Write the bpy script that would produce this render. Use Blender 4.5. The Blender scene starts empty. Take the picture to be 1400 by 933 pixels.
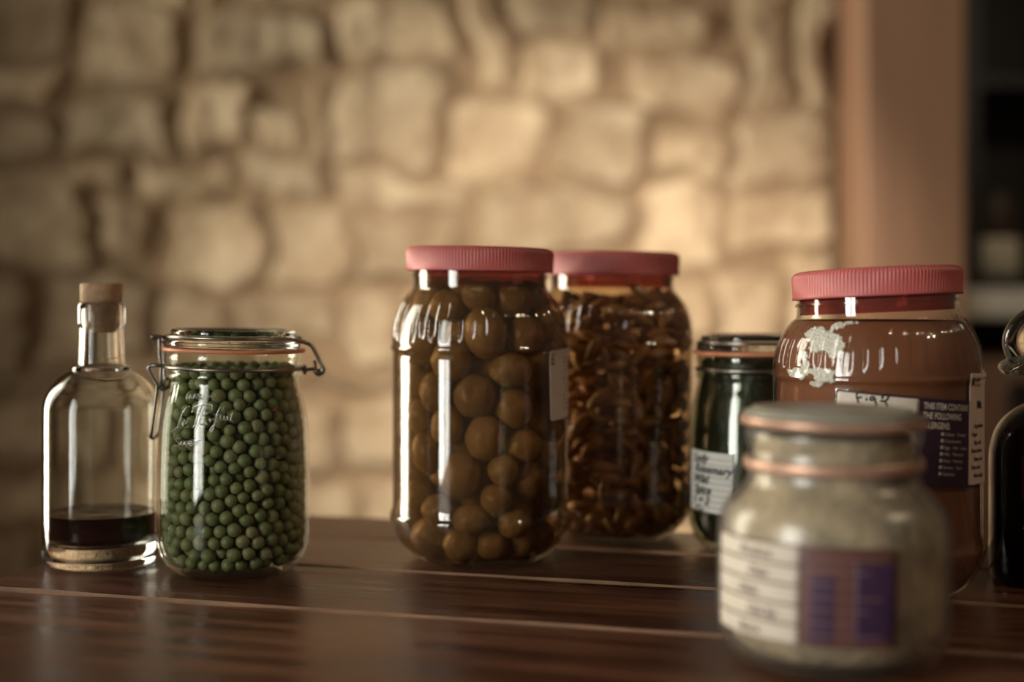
import bpy, math, random
import numpy as np
from mathutils import Vector, Matrix, noise
random.seed(7); RNG = np.random.default_rng(7)
PI = math.pi
sc = bpy.context.scene
COL = sc.collection

# ------------------------------------------------------------------ camera, light, exposure
EYE = 0.1936            # eye height above the table top (table top is z = 0)
F = 2000.0              # focal length in pixels of a 1400 x 933 frame
cd = bpy.data.cameras.new('camera'); cam = bpy.data.objects.new('camera', cd); COL.objects.link(cam)
cam.location = (0, 0, EYE); cam.rotation_euler = (PI/2, 0, 0)
cd.sensor_width = 36.0; cd.sensor_fit = 'HORIZONTAL'; cd.lens = F*36/1400
cd.shift_y = -66.5/1400
cd.clip_start = 0.02; cd.clip_end = 50
cd.dof.use_dof = True; cd.dof.focus_distance = 0.95; cd.dof.aperture_fstop = 2.3
sc.camera = cam
sc.view_settings.view_transform = 'Standard'; sc.view_settings.look = 'None'
sc.view_settings.gamma = 1.0; sc.view_settings.use_curve_mapping = False
sc.view_settings.exposure = 0.0
sc.cycles.transparent_max_bounces = 32
sc.cycles.max_bounces = 14; sc.cycles.transmission_bounces = 12; sc.cycles.glossy_bounces = 6
sc.cycles.diffuse_bounces = 3
sc.cycles.sample_clamp_indirect = 4.0
sc.cycles.use_denoising = True

w = bpy.data.worlds.new('world'); sc.world = w; w.use_nodes = True
w.node_tree.nodes['Background'].inputs[0].default_value = (0.62, 0.47, 0.36, 1)
w.node_tree.nodes['Background'].inputs[1].default_value = 0.09

def area(name, loc, rot, sx, sy, power, col, spread=PI):
    l = bpy.data.lights.new(name, 'AREA'); l.shape = 'RECTANGLE'; l.size = sx; l.size_y = sy
    l.energy = power; l.color = col; l.spread = spread
    o = bpy.data.objects.new(name, l); COL.objects.link(o); o.location = loc; o.rotation_euler = rot
    return o
# daylight in the two tall windows of the left wall
WA = (1.50, 2.30, -0.30, 1.45)     # y0, y1, z0, z1
WB = (-1.25, -0.25, -0.30, 1.45)
WX = -1.8
area('window_daylight_far', (WX-0.10, (WA[0]+WA[1])/2, (WA[2]+WA[3])/2), (0, -PI/2, 0), WA[3]-WA[2], WA[1]-WA[0], 46, (1.0, 0.90, 0.74), math.radians(106))
area('window_daylight_near', (WX-0.10, (WB[0]+WB[1])/2, (WB[2]+WB[3])/2), (0, -PI/2, 0), WB[3]-WB[2], WB[1]-WB[0], 78, (0.99, 0.97, 0.92), math.radians(118))
def spot(name, loc, target, power, col, size, blend, rad):
    l = bpy.data.lights.new(name, 'SPOT'); l.energy = power; l.color = col; l.spot_size = size; l.spot_blend = blend
    l.shadow_soft_size = rad
    o = bpy.data.objects.new(name, l); COL.objects.link(o); o.location = loc
    o.rotation_euler = (Vector(target)-Vector(loc)).to_track_quat('-Z', 'Y').to_euler()
    return o
spot('added_wall_spot', (0.25, 1.45, 0.60), (0.12, 3.0, 0.02), 124, (1.0, 0.87, 0.71), math.radians(62), 1.0, 0.05)  # added spot that brightens the middle of the wall; no known lamp
spot('added_worktop_spot', (1.55, 1.9, 1.6), (1.15, 2.85, .1), 11, (1.0, .86, .66), math.radians(38), .8, .06)  # invented spot, put in to lift the worktop and cabinet
for lx, ly, lz in ((1.15, .40, 1.05), (1.28, .55, 1.05)):
    l = bpy.data.lights.new('ceiling_bulb', 'POINT'); l.energy = 5.0; l.color = (1, .8, .55); l.shadow_soft_size = 0.03
    o = bpy.data.objects.new('ceiling_bulb', l); COL.objects.link(o); o.location = (lx, ly, lz)

# ------------------------------------------------------------------ helpers
def P(x, y, Y):
    """the point that photo pixel (x, y) shows at depth Y"""
    return Vector(((x-700)/F*Y, Y, EYE-(y-400)/F*Y))

def link(o): COL.objects.link(o); return o
def mesh_obj(name, verts, faces, mat=None, parent=None, smooth=True, mats=None, midx=None):
    me = bpy.data.meshes.new(name); me.from_pydata([tuple(v) for v in verts], [], faces)
    for m in (mats or ([mat] if mat else [])): me.materials.append(m)
    if midx is not None: me.polygons.foreach_set('material_index', midx)
    if smooth: me.polygons.foreach_set('use_smooth', [True]*len(me.polygons))
    me.update()
    o = bpy.data.objects.new(name, me); link(o)
    if parent is not None: o.parent = parent
    return o
def tag(o, label=None, cat=None, group=None, kind=None):
    if label: o['label'] = label
    if cat: o['category'] = cat
    if group: o['group'] = group
    if kind: o['kind'] = kind
    return o
def thing(name, label, cat, loc=(0, 0, 0), rz=0, group=None):
    o = bpy.data.objects.new(name, None); o.empty_display_size = 0.02; link(o)
    o.location = loc; o.rotation_euler = (0, 0, rz)
    return tag(o, label, cat, group)

class MB:
    def __init__(s): s.v = []; s.f = []; s.m = []
    def add(s, v, f, mi=0):
        n = len(s.v); s.v += [tuple(p) for p in v]; s.f += [tuple(i+n for i in q) for q in f]; s.m += [mi]*len(f); return s
    def box(s, c, d, bev=0.0, rz=0, mi=0):
        hx, hy, hz = d[0]/2, d[1]/2, d[2]/2; b = min(bev, hx*.9, hy*.9, hz*.9)
        if b <= 0:
            v = [(x*hx, y*hy, z*hz) for z in (-1, 1) for x, y in ((-1, -1), (1, -1), (1, 1), (-1, 1))]
            f = [(3, 2, 1, 0), (4, 5, 6, 7), (0, 1, 5, 4), (1, 2, 6, 5), (2, 3, 7, 6), (3, 0, 4, 7)]
        else:
            v = []; 
            def ring(z, i): return [(x*(hx-i)+0, y*(hy-i), z) for x, y in ((-1, -1), (1, -1), (1, 1), (-1, 1))]
            # octagonal rings with chamfered corners
            def oct_(z, i):
                X, Y = hx-i, hy-i
                return [(-X+b, -Y, z), (X-b, -Y, z), (X, -Y+b, z), (X, Y-b, z), (X-b, Y, z), (-X+b, Y, z), (-X, Y-b, z), (-X, -Y+b, z)]
            v = oct_(-hz, b)+oct_(-hz+b, 0)+oct_(hz-b, 0)+oct_(hz, b)
            f = [tuple(range(7, -1, -1)), tuple(range(24, 32))]
            for k in range(3):
                for i in range(8):
                    j = (i+1) % 8; f.append((k*8+i, k*8+j, (k+1)*8+j, (k+1)*8+i))
        cz, sz = math.cos(rz), math.sin(rz)
        v = [(c[0]+x*cz-y*sz, c[1]+x*sz+y*cz, c[2]+z) for x, y, z in v]
        return s.add(v, f, mi)
    def build(s, name, mat, parent=None, smooth=False, mats=None):
        return mesh_obj(name, s.v, s.f, mat, parent, smooth, mats, s.m if mats else None)

def lathe(profile, seg=96, mod=None, cx=0, cy=0):
    """profile [(r, z)] from the axis outwards; closed at both ends on the axis when r = 0"""
    v = []; f = []; rings = []
    for k, (r, z) in enumerate(profile):
        if r < 1e-6: rings.append([len(v)]); v.append((cx, cy, z))
        else:
            idx = []
            for i in range(seg):
                t = 2*PI*i/seg
                rr, zz = (r, z) if mod is None else mod(k, r, z, t)
                idx.append(len(v)); v.append((cx+rr*math.sin(t), cy-rr*math.cos(t), zz))
            rings.append(idx)
    for a, b in zip(rings, rings[1:]):
        if len(a) == 1 and len(b) == 1: continue
        for i in range(seg):
            j = (i+1) % seg
            if len(a) == 1: f.append((a[0], b[j], b[i]))
            elif len(b) == 1: f.append((a[i], a[j], b[0]))
            else: f.append((a[i], a[j], b[j], b[i]))
    return v, f
def smooth_profile(pts, n=4):
    """Catmull-Rom through the profile points"""
    out = []
    P_ = [pts[0]]+list(pts)+[pts[-1]]
    for i in range(1, len(P_)-2):
        p0, p1, p2, p3 = [np.array(q, float) for q in P_[i-1:i+3]]
        for k in range(n):
            t = k/n
            q = 0.5*((2*p1)+(-p0+p2)*t+(2*p0-5*p1+4*p2-p3)*t*t+(-p0+3*p1-3*p2+p3)*t**3)
            out.append((max(0.0, q[0]), q[1]))
    out.append(tuple(pts[-1])); return out
def tube(pts, rad, sides=8, closed=False, mb=None):
    pts = [Vector(p) for p in pts]; n = len(pts); v = []; f = []
    tang = []
    for i in range(n):
        a = pts[(i-1) % n] if closed or i > 0 else pts[i]; b = pts[(i+1) % n] if closed or i < n-1 else pts[i]
        t = (b-a); tang.append(t.normalized() if t.length > 1e-9 else Vector((0, 0, 1)))
    up = Vector((0, 0, 1)) if abs(tang[0].z) < .9 else Vector((1, 0, 0))
    nrm = (up-tang[0]*up.dot(tang[0])).normalized()
    for i in range(n):
        nrm = nrm-tang[i]*nrm.dot(tang[i])
        nrm = nrm.normalized() if nrm.length > 1e-6 else tang[i].orthogonal().normalized()
        bn = tang[i].cross(nrm); r = rad[i] if isinstance(rad, (list, tuple)) else rad
        for k in range(sides):
            a = 2*PI*k/sides; v.append(pts[i]+nrm*(r*math.cos(a))+bn*(r*math.sin(a)))
    for i in range(n if closed else n-1):
        for k in range(sides):
            i2 = (i+1) % n; k2 = (k+1) % sides
            f.append((i*sides+k, i*sides+k2, i2*sides+k2, i2*sides+k))
    if not closed: f += [tuple(range(sides-1, -1, -1)), tuple((n-1)*sides+k for k in range(sides))]
    if mb is not None: mb.add(v, f)
    return v, f
def spline(pts, n=5, closed=False):
    pts = [Vector(p) for p in pts]; N = len(pts); out = []
    for i in range(N if closed else N-1):
        g = (lambda k: pts[k % N]) if closed else (lambda k: pts[max(0, min(N-1, k))])
        p0, p1, p2, p3 = g(i-1), g(i), g(i+1), g(i+2)
        for k in range(n):
            t = k/n
            out.append(0.5*((2*p1)+(p2-p0)*t+(2*p0-5*p1+4*p2-p3)*t*t+(3*p1-p0-3*p2+p3)*t**3))
    if not closed: out.append(pts[-1])
    return out
def ico(sub=3):
    import bmesh
    bm = bmesh.new(); bmesh.ops.create_icosphere(bm, subdivisions=sub, radius=1)
    v = np.array([tuple(x.co) for x in bm.verts]); f = [tuple(x.index for x in q.verts) for q in bm.faces]; bm.free()
    return v, f
ICO3 = ico(3); ICO2 = ico(2); ICO4 = ico(4)

# ------------------------------------------------------------------ materials
def nt(name):
    m = bpy.data.materials.new(name); m.use_nodes = True; t = m.node_tree
    b = t.nodes['Principled BSDF']; return m, t, b
def L(t, a, b): t.links.new(a, b)
def N(t, typ, **kw):
    n = t.nodes.new(typ)
    for k, v in kw.items(): setattr(n, k, v)
    return n
def noise_tex(t, scale, detail=4, rough=.55, vec=None, stretch=None):
    n = N(t, 'ShaderNodeTexNoise'); n.inputs['Scale'].default_value = scale; n.inputs['Detail'].default_value = detail
    n.inputs['Roughness'].default_value = rough
    tc = N(t, 'ShaderNodeTexCoord')
    if stretch:
        mp = N(t, 'ShaderNodeMapping'); mp.inputs['Scale'].default_value = stretch
        L(t, tc.outputs['Object'], mp.inputs[0]); L(t, mp.outputs[0], n.inputs['Vector'])
    else: L(t, tc.outputs['Object'], n.inputs['Vector'])
    return n
def ramp(t, src, stops):
    r = N(t, 'ShaderNodeValToRGB'); e = r.color_ramp.elements
    while len(e) < len(stops): e.new(0.5)
    for q, (p, c) in zip(e, stops): q.position = p; q.color = (*c, 1)
    L(t, src, r.inputs[0]); return r
def bump(t, src, b, strength=.3, dist=.002):
    n = N(t, 'ShaderNodeBump'); n.inputs['Strength'].default_value = strength; n.inputs['Distance'].default_value = dist
    L(t, src, n.inputs['Height']); L(t, n.outputs[0], b.inputs['Normal']); return n
def plain(name, col, rough=.5, metal=0, var=.12, scale=60, bmp=0, spec=.5, stretch=None, dist=.001):
    m, t, b = nt(name)
    b.inputs['Roughness'].default_value = rough; b.inputs['Metallic'].default_value = metal
    b.inputs['Specular IOR Level'].default_value = spec
    n = noise_tex(t, scale, stretch=stretch)
    lo = tuple(c*(1-var) for c in col); hi = tuple(min(1, c*(1+var)) for c in col)
    r = ramp(t, n.outputs[0], [(.3, lo), (.7, hi)]); L(t, r.outputs[0], b.inputs['Base Color'])
    if bmp: bump(t, n.outputs[0], b, bmp, dist)
    return m
def clear(name, tint=(1, 1, 1), f0=.045, rough=.02, body=0.0, bodycol=(.5, .5, .5)):
    """thin clear wall: tinted see-through with mirror reflection rising at grazing view"""
    m, t, b = nt(name); t.nodes.remove(b)
    out = t.nodes['Material Output']
    tr = N(t, 'ShaderNodeBsdfTransparent'); tr.inputs[0].default_value = (*tint, 1)
    gl = N(t, 'ShaderNodeBsdfGlossy'); gl.inputs['Roughness'].default_value = rough
    lw = N(t, 'ShaderNodeLayerWeight'); lw.inputs['Blend'].default_value = .5
    pw = N(t, 'ShaderNodeMath', operation='POWER'); L(t, lw.outputs['Facing'], pw.inputs[0]); pw.inputs[1].default_value = 4.5
    ml = N(t, 'ShaderNodeMath', operation='MULTIPLY_ADD'); L(t, pw.outputs[0], ml.inputs[0]); ml.inputs[1].default_value = .9-f0; ml.inputs[2].default_value = f0
    mx = N(t, 'ShaderNodeMixShader'); L(t, ml.outputs[0], mx.inputs[0])
    first = tr.outputs[0]
    if body > 0:
        df = N(t, 'ShaderNodeBsdfDiffuse'); df.inputs[0].default_value = (*bodycol, 1)
        mb_ = N(t, 'ShaderNodeMixShader'); mb_.inputs[0].default_value = body
        L(t, tr.outputs[0], mb_.inputs[1]); L(t, df.outputs[0], mb_.inputs[2]); first = mb_.outputs[0]
    L(t, first, mx.inputs[1]); L(t, gl.outputs[0], mx.inputs[2]); L(t, mx.outputs[0], out.inputs['Surface'])
    return m
def glass(name, col=(1, 1, 1), rough=.0, ior=1.48):
    m, t, b = nt(name); b.inputs['Base Color'].default_value = (*col, 1); b.inputs['Roughness'].default_value = rough
    b.inputs['Transmission Weight'].default_value = 1; b.inputs['IOR'].default_value = ior
    return m

M = {}
M['pet'] = clear('clear_plastic', (.985, .975, .95), .05, .035)
M['jar_glass'] = clear('green_tinted_jar_glass', (.965, .975, .94), .045, .015)
M['dusty_glass'] = clear('greenish_thick_glass', (.965, .96, .925), .040, .28, .05, (.50, .46, .38))
M['dark_jar_glass'] = clear('jar_glass_over_dark_contents', (.85, .88, .80), .06, .02)
M['raised'] = clear('raised_glass_relief', (.97, .98, .94), .30, .12, .22, (.62, .62, .52))  # whitish body and strong mirror share stand in for glints on the lettering
M['pane'] = clear('window_pane_glass', (.97, .98, .97), .04, .0)
M['glass'] = glass('clear_bottle_glass', (.97, .98, .95))
M['lid_glass'] = glass('pressed_lid_glass', (.90, .95, .87), .02)
M['stopper_glass'] = glass('stopper_glass', (.80, .84, .74), .03)
M['dark_glass'] = plain('near_black_bottle_glass', (.014, .010, .008), .12, 0, .2, 20, spec=.4)
M['gasket'] = plain('orange_rubber', (.72, .25, .12), .45, 0, .10, 90)
M['copper'] = plain('copper_band', (.52, .31, .215), .42, .45, .1, 70)
M['steel'] = plain('dull_steel_wire', (.38, .35, .30), .33, 1.0, .2, 300, .1)
M['pink'] = plain('pink_plastic', (.54, .125, .113), .42, 0, .04, 40)
M['neck_reflection'] = clear('painted_pink_neck_reflection', (.86, .60, .60), .08, .12, .10, (.40, .16, .16))  # pink reflection of the lid in the neck, put into a tint
M['cork'] = plain('pale_cork', (.50, .31, .18), .75, 0, .18, 220, .5)
M['wine'] = plain('dark_red_liquid', (.020, .004, .005), .05, 0, .1, 20)
M['brine'] = clear('brown_brine', (.80, .66, .48), .0, .2, .14, (.24, .16, .09))
M['vinegar'] = clear('dark_pickling_vinegar', (.88, .76, .60), .0, .2, .07, (.20, .12, .06))
M['paper'] = plain('cream_label_paper', (.66, .57, .46), .6, 0, .06, 120)
M['paper_pink'] = plain('pinkish_label_paper', (.70, .52, .42), .6, 0, .05, 120)
def paper_thin(name, col):
    m, t, b = nt(name); b.inputs['Base Color'].default_value = (*col, 1); b.inputs['Roughness'].default_value = .6
    n = noise_tex(t, 120); r = ramp(t, n.outputs[0], [(.3, tuple(c*.93 for c in col)), (.7, col)]); L(t, r.outputs[0], b.inputs['Base Color'])
    tl = N(t, 'ShaderNodeBsdfTranslucent'); L(t, r.outputs[0], tl.inputs[0]); mx = N(t, 'ShaderNodeMixShader'); mx.inputs[0].default_value = .45
    L(t, b.outputs[0], mx.inputs[1]); L(t, tl.outputs[0], mx.inputs[2]); L(t, mx.outputs[0], t.nodes['Material Output'].inputs['Surface']); return m
M['paper_thin'] = paper_thin('thin_translucent_sticker', (.95, .84, .74))
M['paper_white'] = plain('white_label_paper', (.68, .66, .60), .6, 0, .05, 120)
M['purple'] = plain('purple_label_print', (.038, .015, .028), .45, 0, .12, 60)
M['maroon'] = plain('maroon_label_print', (.135, .055, .045), .5, 0, .12, 60)
M['violet'] = plain('violet_label_print', (.050, .022, .060), .5, 0, .12, 60)
M['ink'] = plain('black_ink', (.012, .010, .010), .5, 0, .2, 90)
M['faint_ink'] = plain('grey_print', (.22, .16, .14), .6, 0, .15, 90)
M['print_white'] = plain('cream_print', (.60, .50, .42), .6, 0, .05, 90)
M['mould'] = plain('white_mould', (.93, .91, .85), .9, 0, .10, 420, 1.0, .1, dist=.004)
M['plaster'] = plain('beige_plaster', (.42, .33, .23), .9, 0, .12, 8, .2)
M['floor'] = plain('brown_floor_tiles', (.10, .065, .04), .5, 0, .2, 3)
M['black'] = plain('black_lacquer', (.012, .010, .010), .35, 0, .2, 12)
M['stone_top'] = plain('pale_worktop_stone', (.78, .72, .60), .35, 0, .08, 30)
M['white_frame'] = plain('painted_window_wood', (.55, .50, .42), .5, 0, .05, 30)

def wood_mat(name, dark, mid, light, rough=(.22, .5), scale=1.0):
    m, t, b = nt(name)
    n1 = noise_tex(t, 9*scale, 8, .65, stretch=(.35, 6, 6)); n2 = noise_tex(t, 55*scale, 6, .6, stretch=(.12, 5, 5))
    n3 = noise_tex(t, 5*scale, 5, .6)
    a = N(t, 'ShaderNodeMath', operation='MULTIPLY_ADD'); L(t, n2.outputs[0], a.inputs[0]); a.inputs[1].default_value = .45; L(t, n1.outputs[0], a.inputs[2])
    c = N(t, 'ShaderNodeMath', operation='MULTIPLY_ADD'); L(t, n3.outputs[0], c.inputs[0]); c.inputs[1].default_value = .45; L(t, a.outputs[0], c.inputs[2])
    r = ramp(t, c.outputs[0], [(.0, dark), (.78, dark), (.95, mid), (1.0, light)]); 
    sep = N(t, 'ShaderNodeMapRange'); L(t, c.outputs[0], sep.inputs[0]); sep.inputs[1].default_value = .6; sep.inputs[2].default_value = 1.25
    r = ramp(t, sep.outputs[0], [(.25, dark), (.52, mid), (.78, light)])
    # worn specks where the varnish is gone
    n4 = noise_tex(t, 48, 5, .72, stretch=(.5, 1.5, 1)); wr = ramp(t, n4.outputs[0], [(.67, (0, 0, 0)), (.73, (1, 1, 1))])
    mx = N(t, 'ShaderNodeMix', data_type='RGBA'); L(t, wr.outputs[0], mx.inputs[0]); L(t, r.outputs[0], mx.inputs[6]); mx.inputs[7].default_value = (*[min(1, q*2.6) for q in light], 1)
    L(t, mx.outputs[2], b.inputs['Base Color'])
    rr = N(t, 'ShaderNodeMapRange'); L(t, n1.outputs[0], rr.inputs[0]); rr.inputs[1].default_value = .3; rr.inputs[2].default_value = .7
    rr.inputs[3].default_value = rough[0]; rr.inputs[4].default_value = rough[1]; L(t, rr.outputs[0], b.inputs['Roughness'])
    b.inputs['Specular IOR Level'].default_value = .42
    bump(t, a.outputs[0], b, .22, .0012)
    return m
M['table'] = wood_mat('dark_varnished_planks', (.026, .008, .0045), (.095, .033, .017), (.20, .085, .045), rough=(.22, .46))
M['worn'] = plain('worn_plank_edge', (.33, .19, .115), .55, 0, .3, 90, .3, stretch=(.3, 1, 1))
M['post'] = plain('reddish_brown_post_wood', (.27, .145, .085), .6, 0, .12, 7, .1, stretch=(3, 3, .35))
M['cab'] = plain('cabinet_wood', (.26, .145, .085), .6, 0, .12, 9, .1)

# stone wall: two true colours (stone and mortar) chosen by a mask stored on the mesh
def wall_material():
    m, t, b = nt('rubble_stone'); b.inputs['Roughness'].default_value = .92; b.inputs['Specular IOR Level'].default_value = .2
    at = N(t, 'ShaderNodeAttribute', attribute_name='stone'); at2 = N(t, 'ShaderNodeAttribute', attribute_name='tint')
    n1 = noise_tex(t, 9, 6, .65); n2 = noise_tex(t, 45, 5, .6)
    st = ramp(t, n1.outputs[0], [(.30, (.33, .235, .15)), (.5, (.49, .38, .26)), (.70, (.64, .53, .385))])
    tn = N(t, 'ShaderNodeMix', data_type='RGBA', blend_type='MULTIPLY'); tn.inputs[0].default_value = 1
    L(t, st.outputs[0], tn.inputs[6]); L(t, at2.outputs['Color'], tn.inputs[7])
    mo = ramp(t, n2.outputs[0], [(.3, (.25, .165, .10)), (.7, (.36, .26, .165))])
    mx = N(t, 'ShaderNodeMix', data_type='RGBA'); L(t, at.outputs['Fac'], mx.inputs[0]); L(t, mo.outputs[0], mx.inputs[6]); L(t, tn.outputs[2], mx.inputs[7])
    L(t, mx.outputs[2], b.inputs['Base Color']); bump(t, n2.outputs[0], b, .5, .006)
    return m
M['stone'] = wall_material()

def varied(name, cols, rough=.4, scale=120, spec=.4, sss=0, bmp=.15, spots=None):
    """colour differs from object to object"""
    m, t, b = nt(name); oi = N(t, 'ShaderNodeObjectInfo')
    r = ramp(t, oi.outputs['Random'], [(i/(len(cols)-1), c) for i, c in enumerate(cols)])
    n = noise_tex(t, scale); g = ramp(t, n.outputs[0], [(.3, (.72, .72, .72)), (.7, (1.15, 1.15, 1.15))])
    mx = N(t, 'ShaderNodeMix', data_type='RGBA', blend_type='MULTIPLY'); mx.inputs[0].default_value = 1
    L(t, r.outputs[0], mx.inputs[6]); L(t, g.outputs[0], mx.inputs[7]); L(t, mx.outputs[2], b.inputs['Base Color'])
    b.inputs['Roughness'].default_value = rough; b.inputs['Specular IOR Level'].default_value = spec
    if bmp: bump(t, n.outputs[0], b, bmp, .0006)
    return m
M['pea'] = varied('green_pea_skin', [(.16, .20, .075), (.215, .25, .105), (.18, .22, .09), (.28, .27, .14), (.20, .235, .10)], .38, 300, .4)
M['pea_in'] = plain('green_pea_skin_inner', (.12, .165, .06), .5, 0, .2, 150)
M['fruit'] = varied('pickled_fruit_skin', [(.33, .225, .12), (.42, .29, .155), (.29, .19, .105), (.37, .25, .13)], .36, 75, .45, bmp=.5)
M['cut'] = plain('pale_cut_flesh', (.46, .34, .17), .5, 0, .1, 90)
M['pepper'] = varied('pickled_pepper_skin', [(.44, .23, .12), (.62, .40, .23), (.70, .48, .29), (.38, .19, .10), (.58, .34, .18)], .35, 120, .5)
M['oats'] = plain('pale_oats', (.42, .33, .235), .8, 0, .5, 45, .3)
M['herbs'] = plain('dark_green_herbs', (.020, .017, .010), .4, 0, .5, 50, .4)
def fig_mat():
    m, t, b = nt('fig_relish'); n = noise_tex(t, 40, 5)
    r = ramp(t, n.outputs[0], [(.3, (.185, .070, .032)), (.7, (.235, .092, .045))]); L(t, r.outputs[0], b.inputs['Base Color'])
    b.inputs['Roughness'].default_value = .5; b.inputs['Specular IOR Level'].default_value = .2
    return m
M['fig'] = fig_mat()

# ------------------------------------------------------------------ the room
def struct(o): o['kind'] = 'structure'; return o
WY = 3.0
def vnoise(x, z, s, seed):
    """smooth value noise on arrays"""
    r = np.random.default_rng(seed); G = r.random((64, 64))
    X = x*s+11.3; Z = z*s+7.7; xi = np.floor(X).astype(int); zi = np.floor(Z).astype(int); fx = X-xi; fz = Z-zi
    fx = fx*fx*(3-2*fx); fz = fz*fz*(3-2*fz)
    g = lambda a, b: G[a % 64, b % 64]
    return (g(xi, zi)*(1-fx)+g(xi+1, zi)*fx)*(1-fz)+(g(xi, zi+1)*(1-fx)+g(xi+1, zi+1)*fx)*fz
def build_stone_wall():
    k = WY/F
    px = lambda x: (x-700)*k
    pz = lambda y: EYE-(y-400)*k
    st = [(-30, -60, 90, 84), (-30, 92, 88, 134), (-30, 142, 92, 214), (106, 8, 246, 118), (104, 122, 250, 216), (266, 18, 452, 98),
          (258, 106, 356, 208), (350, 150, 414, 212), (424, 114, 452, 224), (458, 100, 600, 232), (466, 6, 622, 92), (608, 140, 742, 244),
          (640, -20, 694, 128), (700, 62, 822, 138), (832, 4, 968, 66), (700, -60, 822, 54), (764, 146, 884, 242), (872, 76, 1000, 168),
          (894, 176, 1004, 244), (1012, -50, 1096, 150), (1012, 158, 1140, 250), (1102, -50, 1140, 150), (56, 226, 188, 268), (200, 226, 312, 278), (324, 222, 442, 280),
          (466, 240, 636, 290), (-30, 224, 124, 370), (134, 276, 206, 362), (234, 286, 352, 404), (360, 288, 484, 398), (494, 298, 640, 392),
          (654, 252, 868, 352), (882, 252, 1006, 366), (1014, 258, 1140, 340), (-30, 380, 44, 506), (58, 374, 206, 500), (216, 412, 330, 520),
          (338, 408, 470, 470), (478, 402, 560, 500), (568, 398, 700, 520), (708, 360, 850, 480), (858, 374, 960, 470), (968, 374, 1060, 500), (1068, 348, 1140, 470),
          (262, -60, 380, 8), (390, -60, 560, -4), (100, -60, 250, 0)]
    rects = [(px(a), pz(d), px(c), pz(b)) for a, b, c, d in st]
    # courses beyond and below the part that shows
    r = random.Random(3); z = -0.75
    bounds = (-2.05, .66); zmax_low = pz(505)
    def course(z0, z1, x0, x1):
        x = x0
        while x < x1-.05:
            wd = r.uniform(.12, .34); xe = min(x+wd, x1)
            rects.append((x+.008, z0+.008, xe-.008, z1-.008)); x = xe
    while z < zmax_low-.03:
        h = min(r.uniform(.11, .19), zmax_low-z); course(z, z+h, *bounds); z += h
    z = pz(-62)
    while z < 1.75: h = r.uniform(.12, .2); course(z, z+h, *bounds); z += h
    z = zmax_low
    while z < pz(-62)-.05: h = r.uniform(.12, .2); course(z, min(z+h, pz(-62)), -2.05, px(-32)); z += h
    nx, nz = 560, 500
    xs = np.linspace(bounds[0], bounds[1], nx); zs = np.linspace(-.75, 1.75, nz)
    X, Z = np.meshgrid(xs, zs)
    dx = (vnoise(X, Z, 8, 1)-.5)*.055+(vnoise(X, Z, 24, 2)-.5)*.024; dz = (vnoise(X, Z, 8, 3)-.5)*.050+(vnoise(X, Z, 24, 4)-.5)*.022
    S = np.full(X.shape, -1.0); T = np.ones(X.shape); Hh = np.zeros(X.shape)
    for i, (x0, z0, x1, z1) in enumerate(rects):
        cx, cz, hx, hz = (x0+x1)/2, (z0+z1)/2, (x1-x0)/2, (z1-z0)/2
        rr = min(hx, hz)*.42
        qx = np.abs(X+dx-cx)-hx+rr; qz = np.abs(Z+dz-cz)-hz+rr
        sd = -(np.hypot(np.maximum(qx, 0), np.maximum(qz, 0))+np.minimum(np.maximum(qx, qz), 0)-rr)
        tl = r.uniform(.74, 1.16); dep = r.uniform(.020, .040); tx, tz = r.uniform(-.05, .05), r.uniform(-.05, .05)
        m = sd > S
        S = np.where(m, sd, S); T = np.where(m, tl, T); Hh = np.where(m, dep+tx*(X-cx)+tz*(Z-cz), Hh)
    e = np.clip((S+.004)/.022, 0, 1); e = e*e*(3-2*e)
    H = e*Hh+(vnoise(X, Z, 13, 5)-.5)*.022*e+(vnoise(X, Z, 34, 6)-.5)*.010+(vnoise(X, Z, 90, 8)-.5)*.004
    mask = np.clip((S+.006)/.014, 0, 1)
    v = np.stack([X, np.full(X.shape, WY)-H, Z], -1).reshape(-1, 3)
    idx = np.arange(nx*nz).reshape(nz, nx)
    f = np.stack([idx[:-1, :-1], idx[:-1, 1:], idx[1:, 1:], idx[1:, :-1]], -1).reshape(-1, 4)
    # back of the wall gives it thickness
    n0 = len(v); x0, x1, z0, z1 = bounds[0], bounds[1], -.75, 1.75
    v = v.tolist()+[(x0, WY+.25, z0), (x1, WY+.25, z0), (x1, WY+.25, z1), (x0, WY+.25, z1)]
    f = f.tolist()+[[n0+1, n0, n0+3, n0+2]]
    f += [[n0]+idx[::-1, 0].tolist()[::-1][::-1]+[n0+3]] if False else []
    f.append([n0, n0+1]+idx[0, ::-1].tolist()); f.append([n0+2, n0+3]+idx[-1, :].tolist())
    f.append([n0+3, n0]+idx[:, 0].tolist()); f.append([n0+1, n0+2]+idx[::-1, -1].tolist())
    o = mesh_obj('wall_back', v, f, M['stone']); struct(o)
    a = o.data.attributes.new('stone', 'FLOAT', 'POINT'); a.data.foreach_set('value', np.concatenate([mask.ravel(), np.ones(4)]))
    c = o.data.attributes.new('tint', 'FLOAT_COLOR', 'POINT'); tt = np.concatenate([T.ravel(), np.ones(4)])
    c.data.foreach_set('color', np.stack([tt, tt*.99, tt*.97, np.ones_like(tt)], -1).ravel())
build_stone_wall()
struct(MB().box((0, .75, -.80), (5.6, 6.1, .1)).build('floor', M['floor']))
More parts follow.
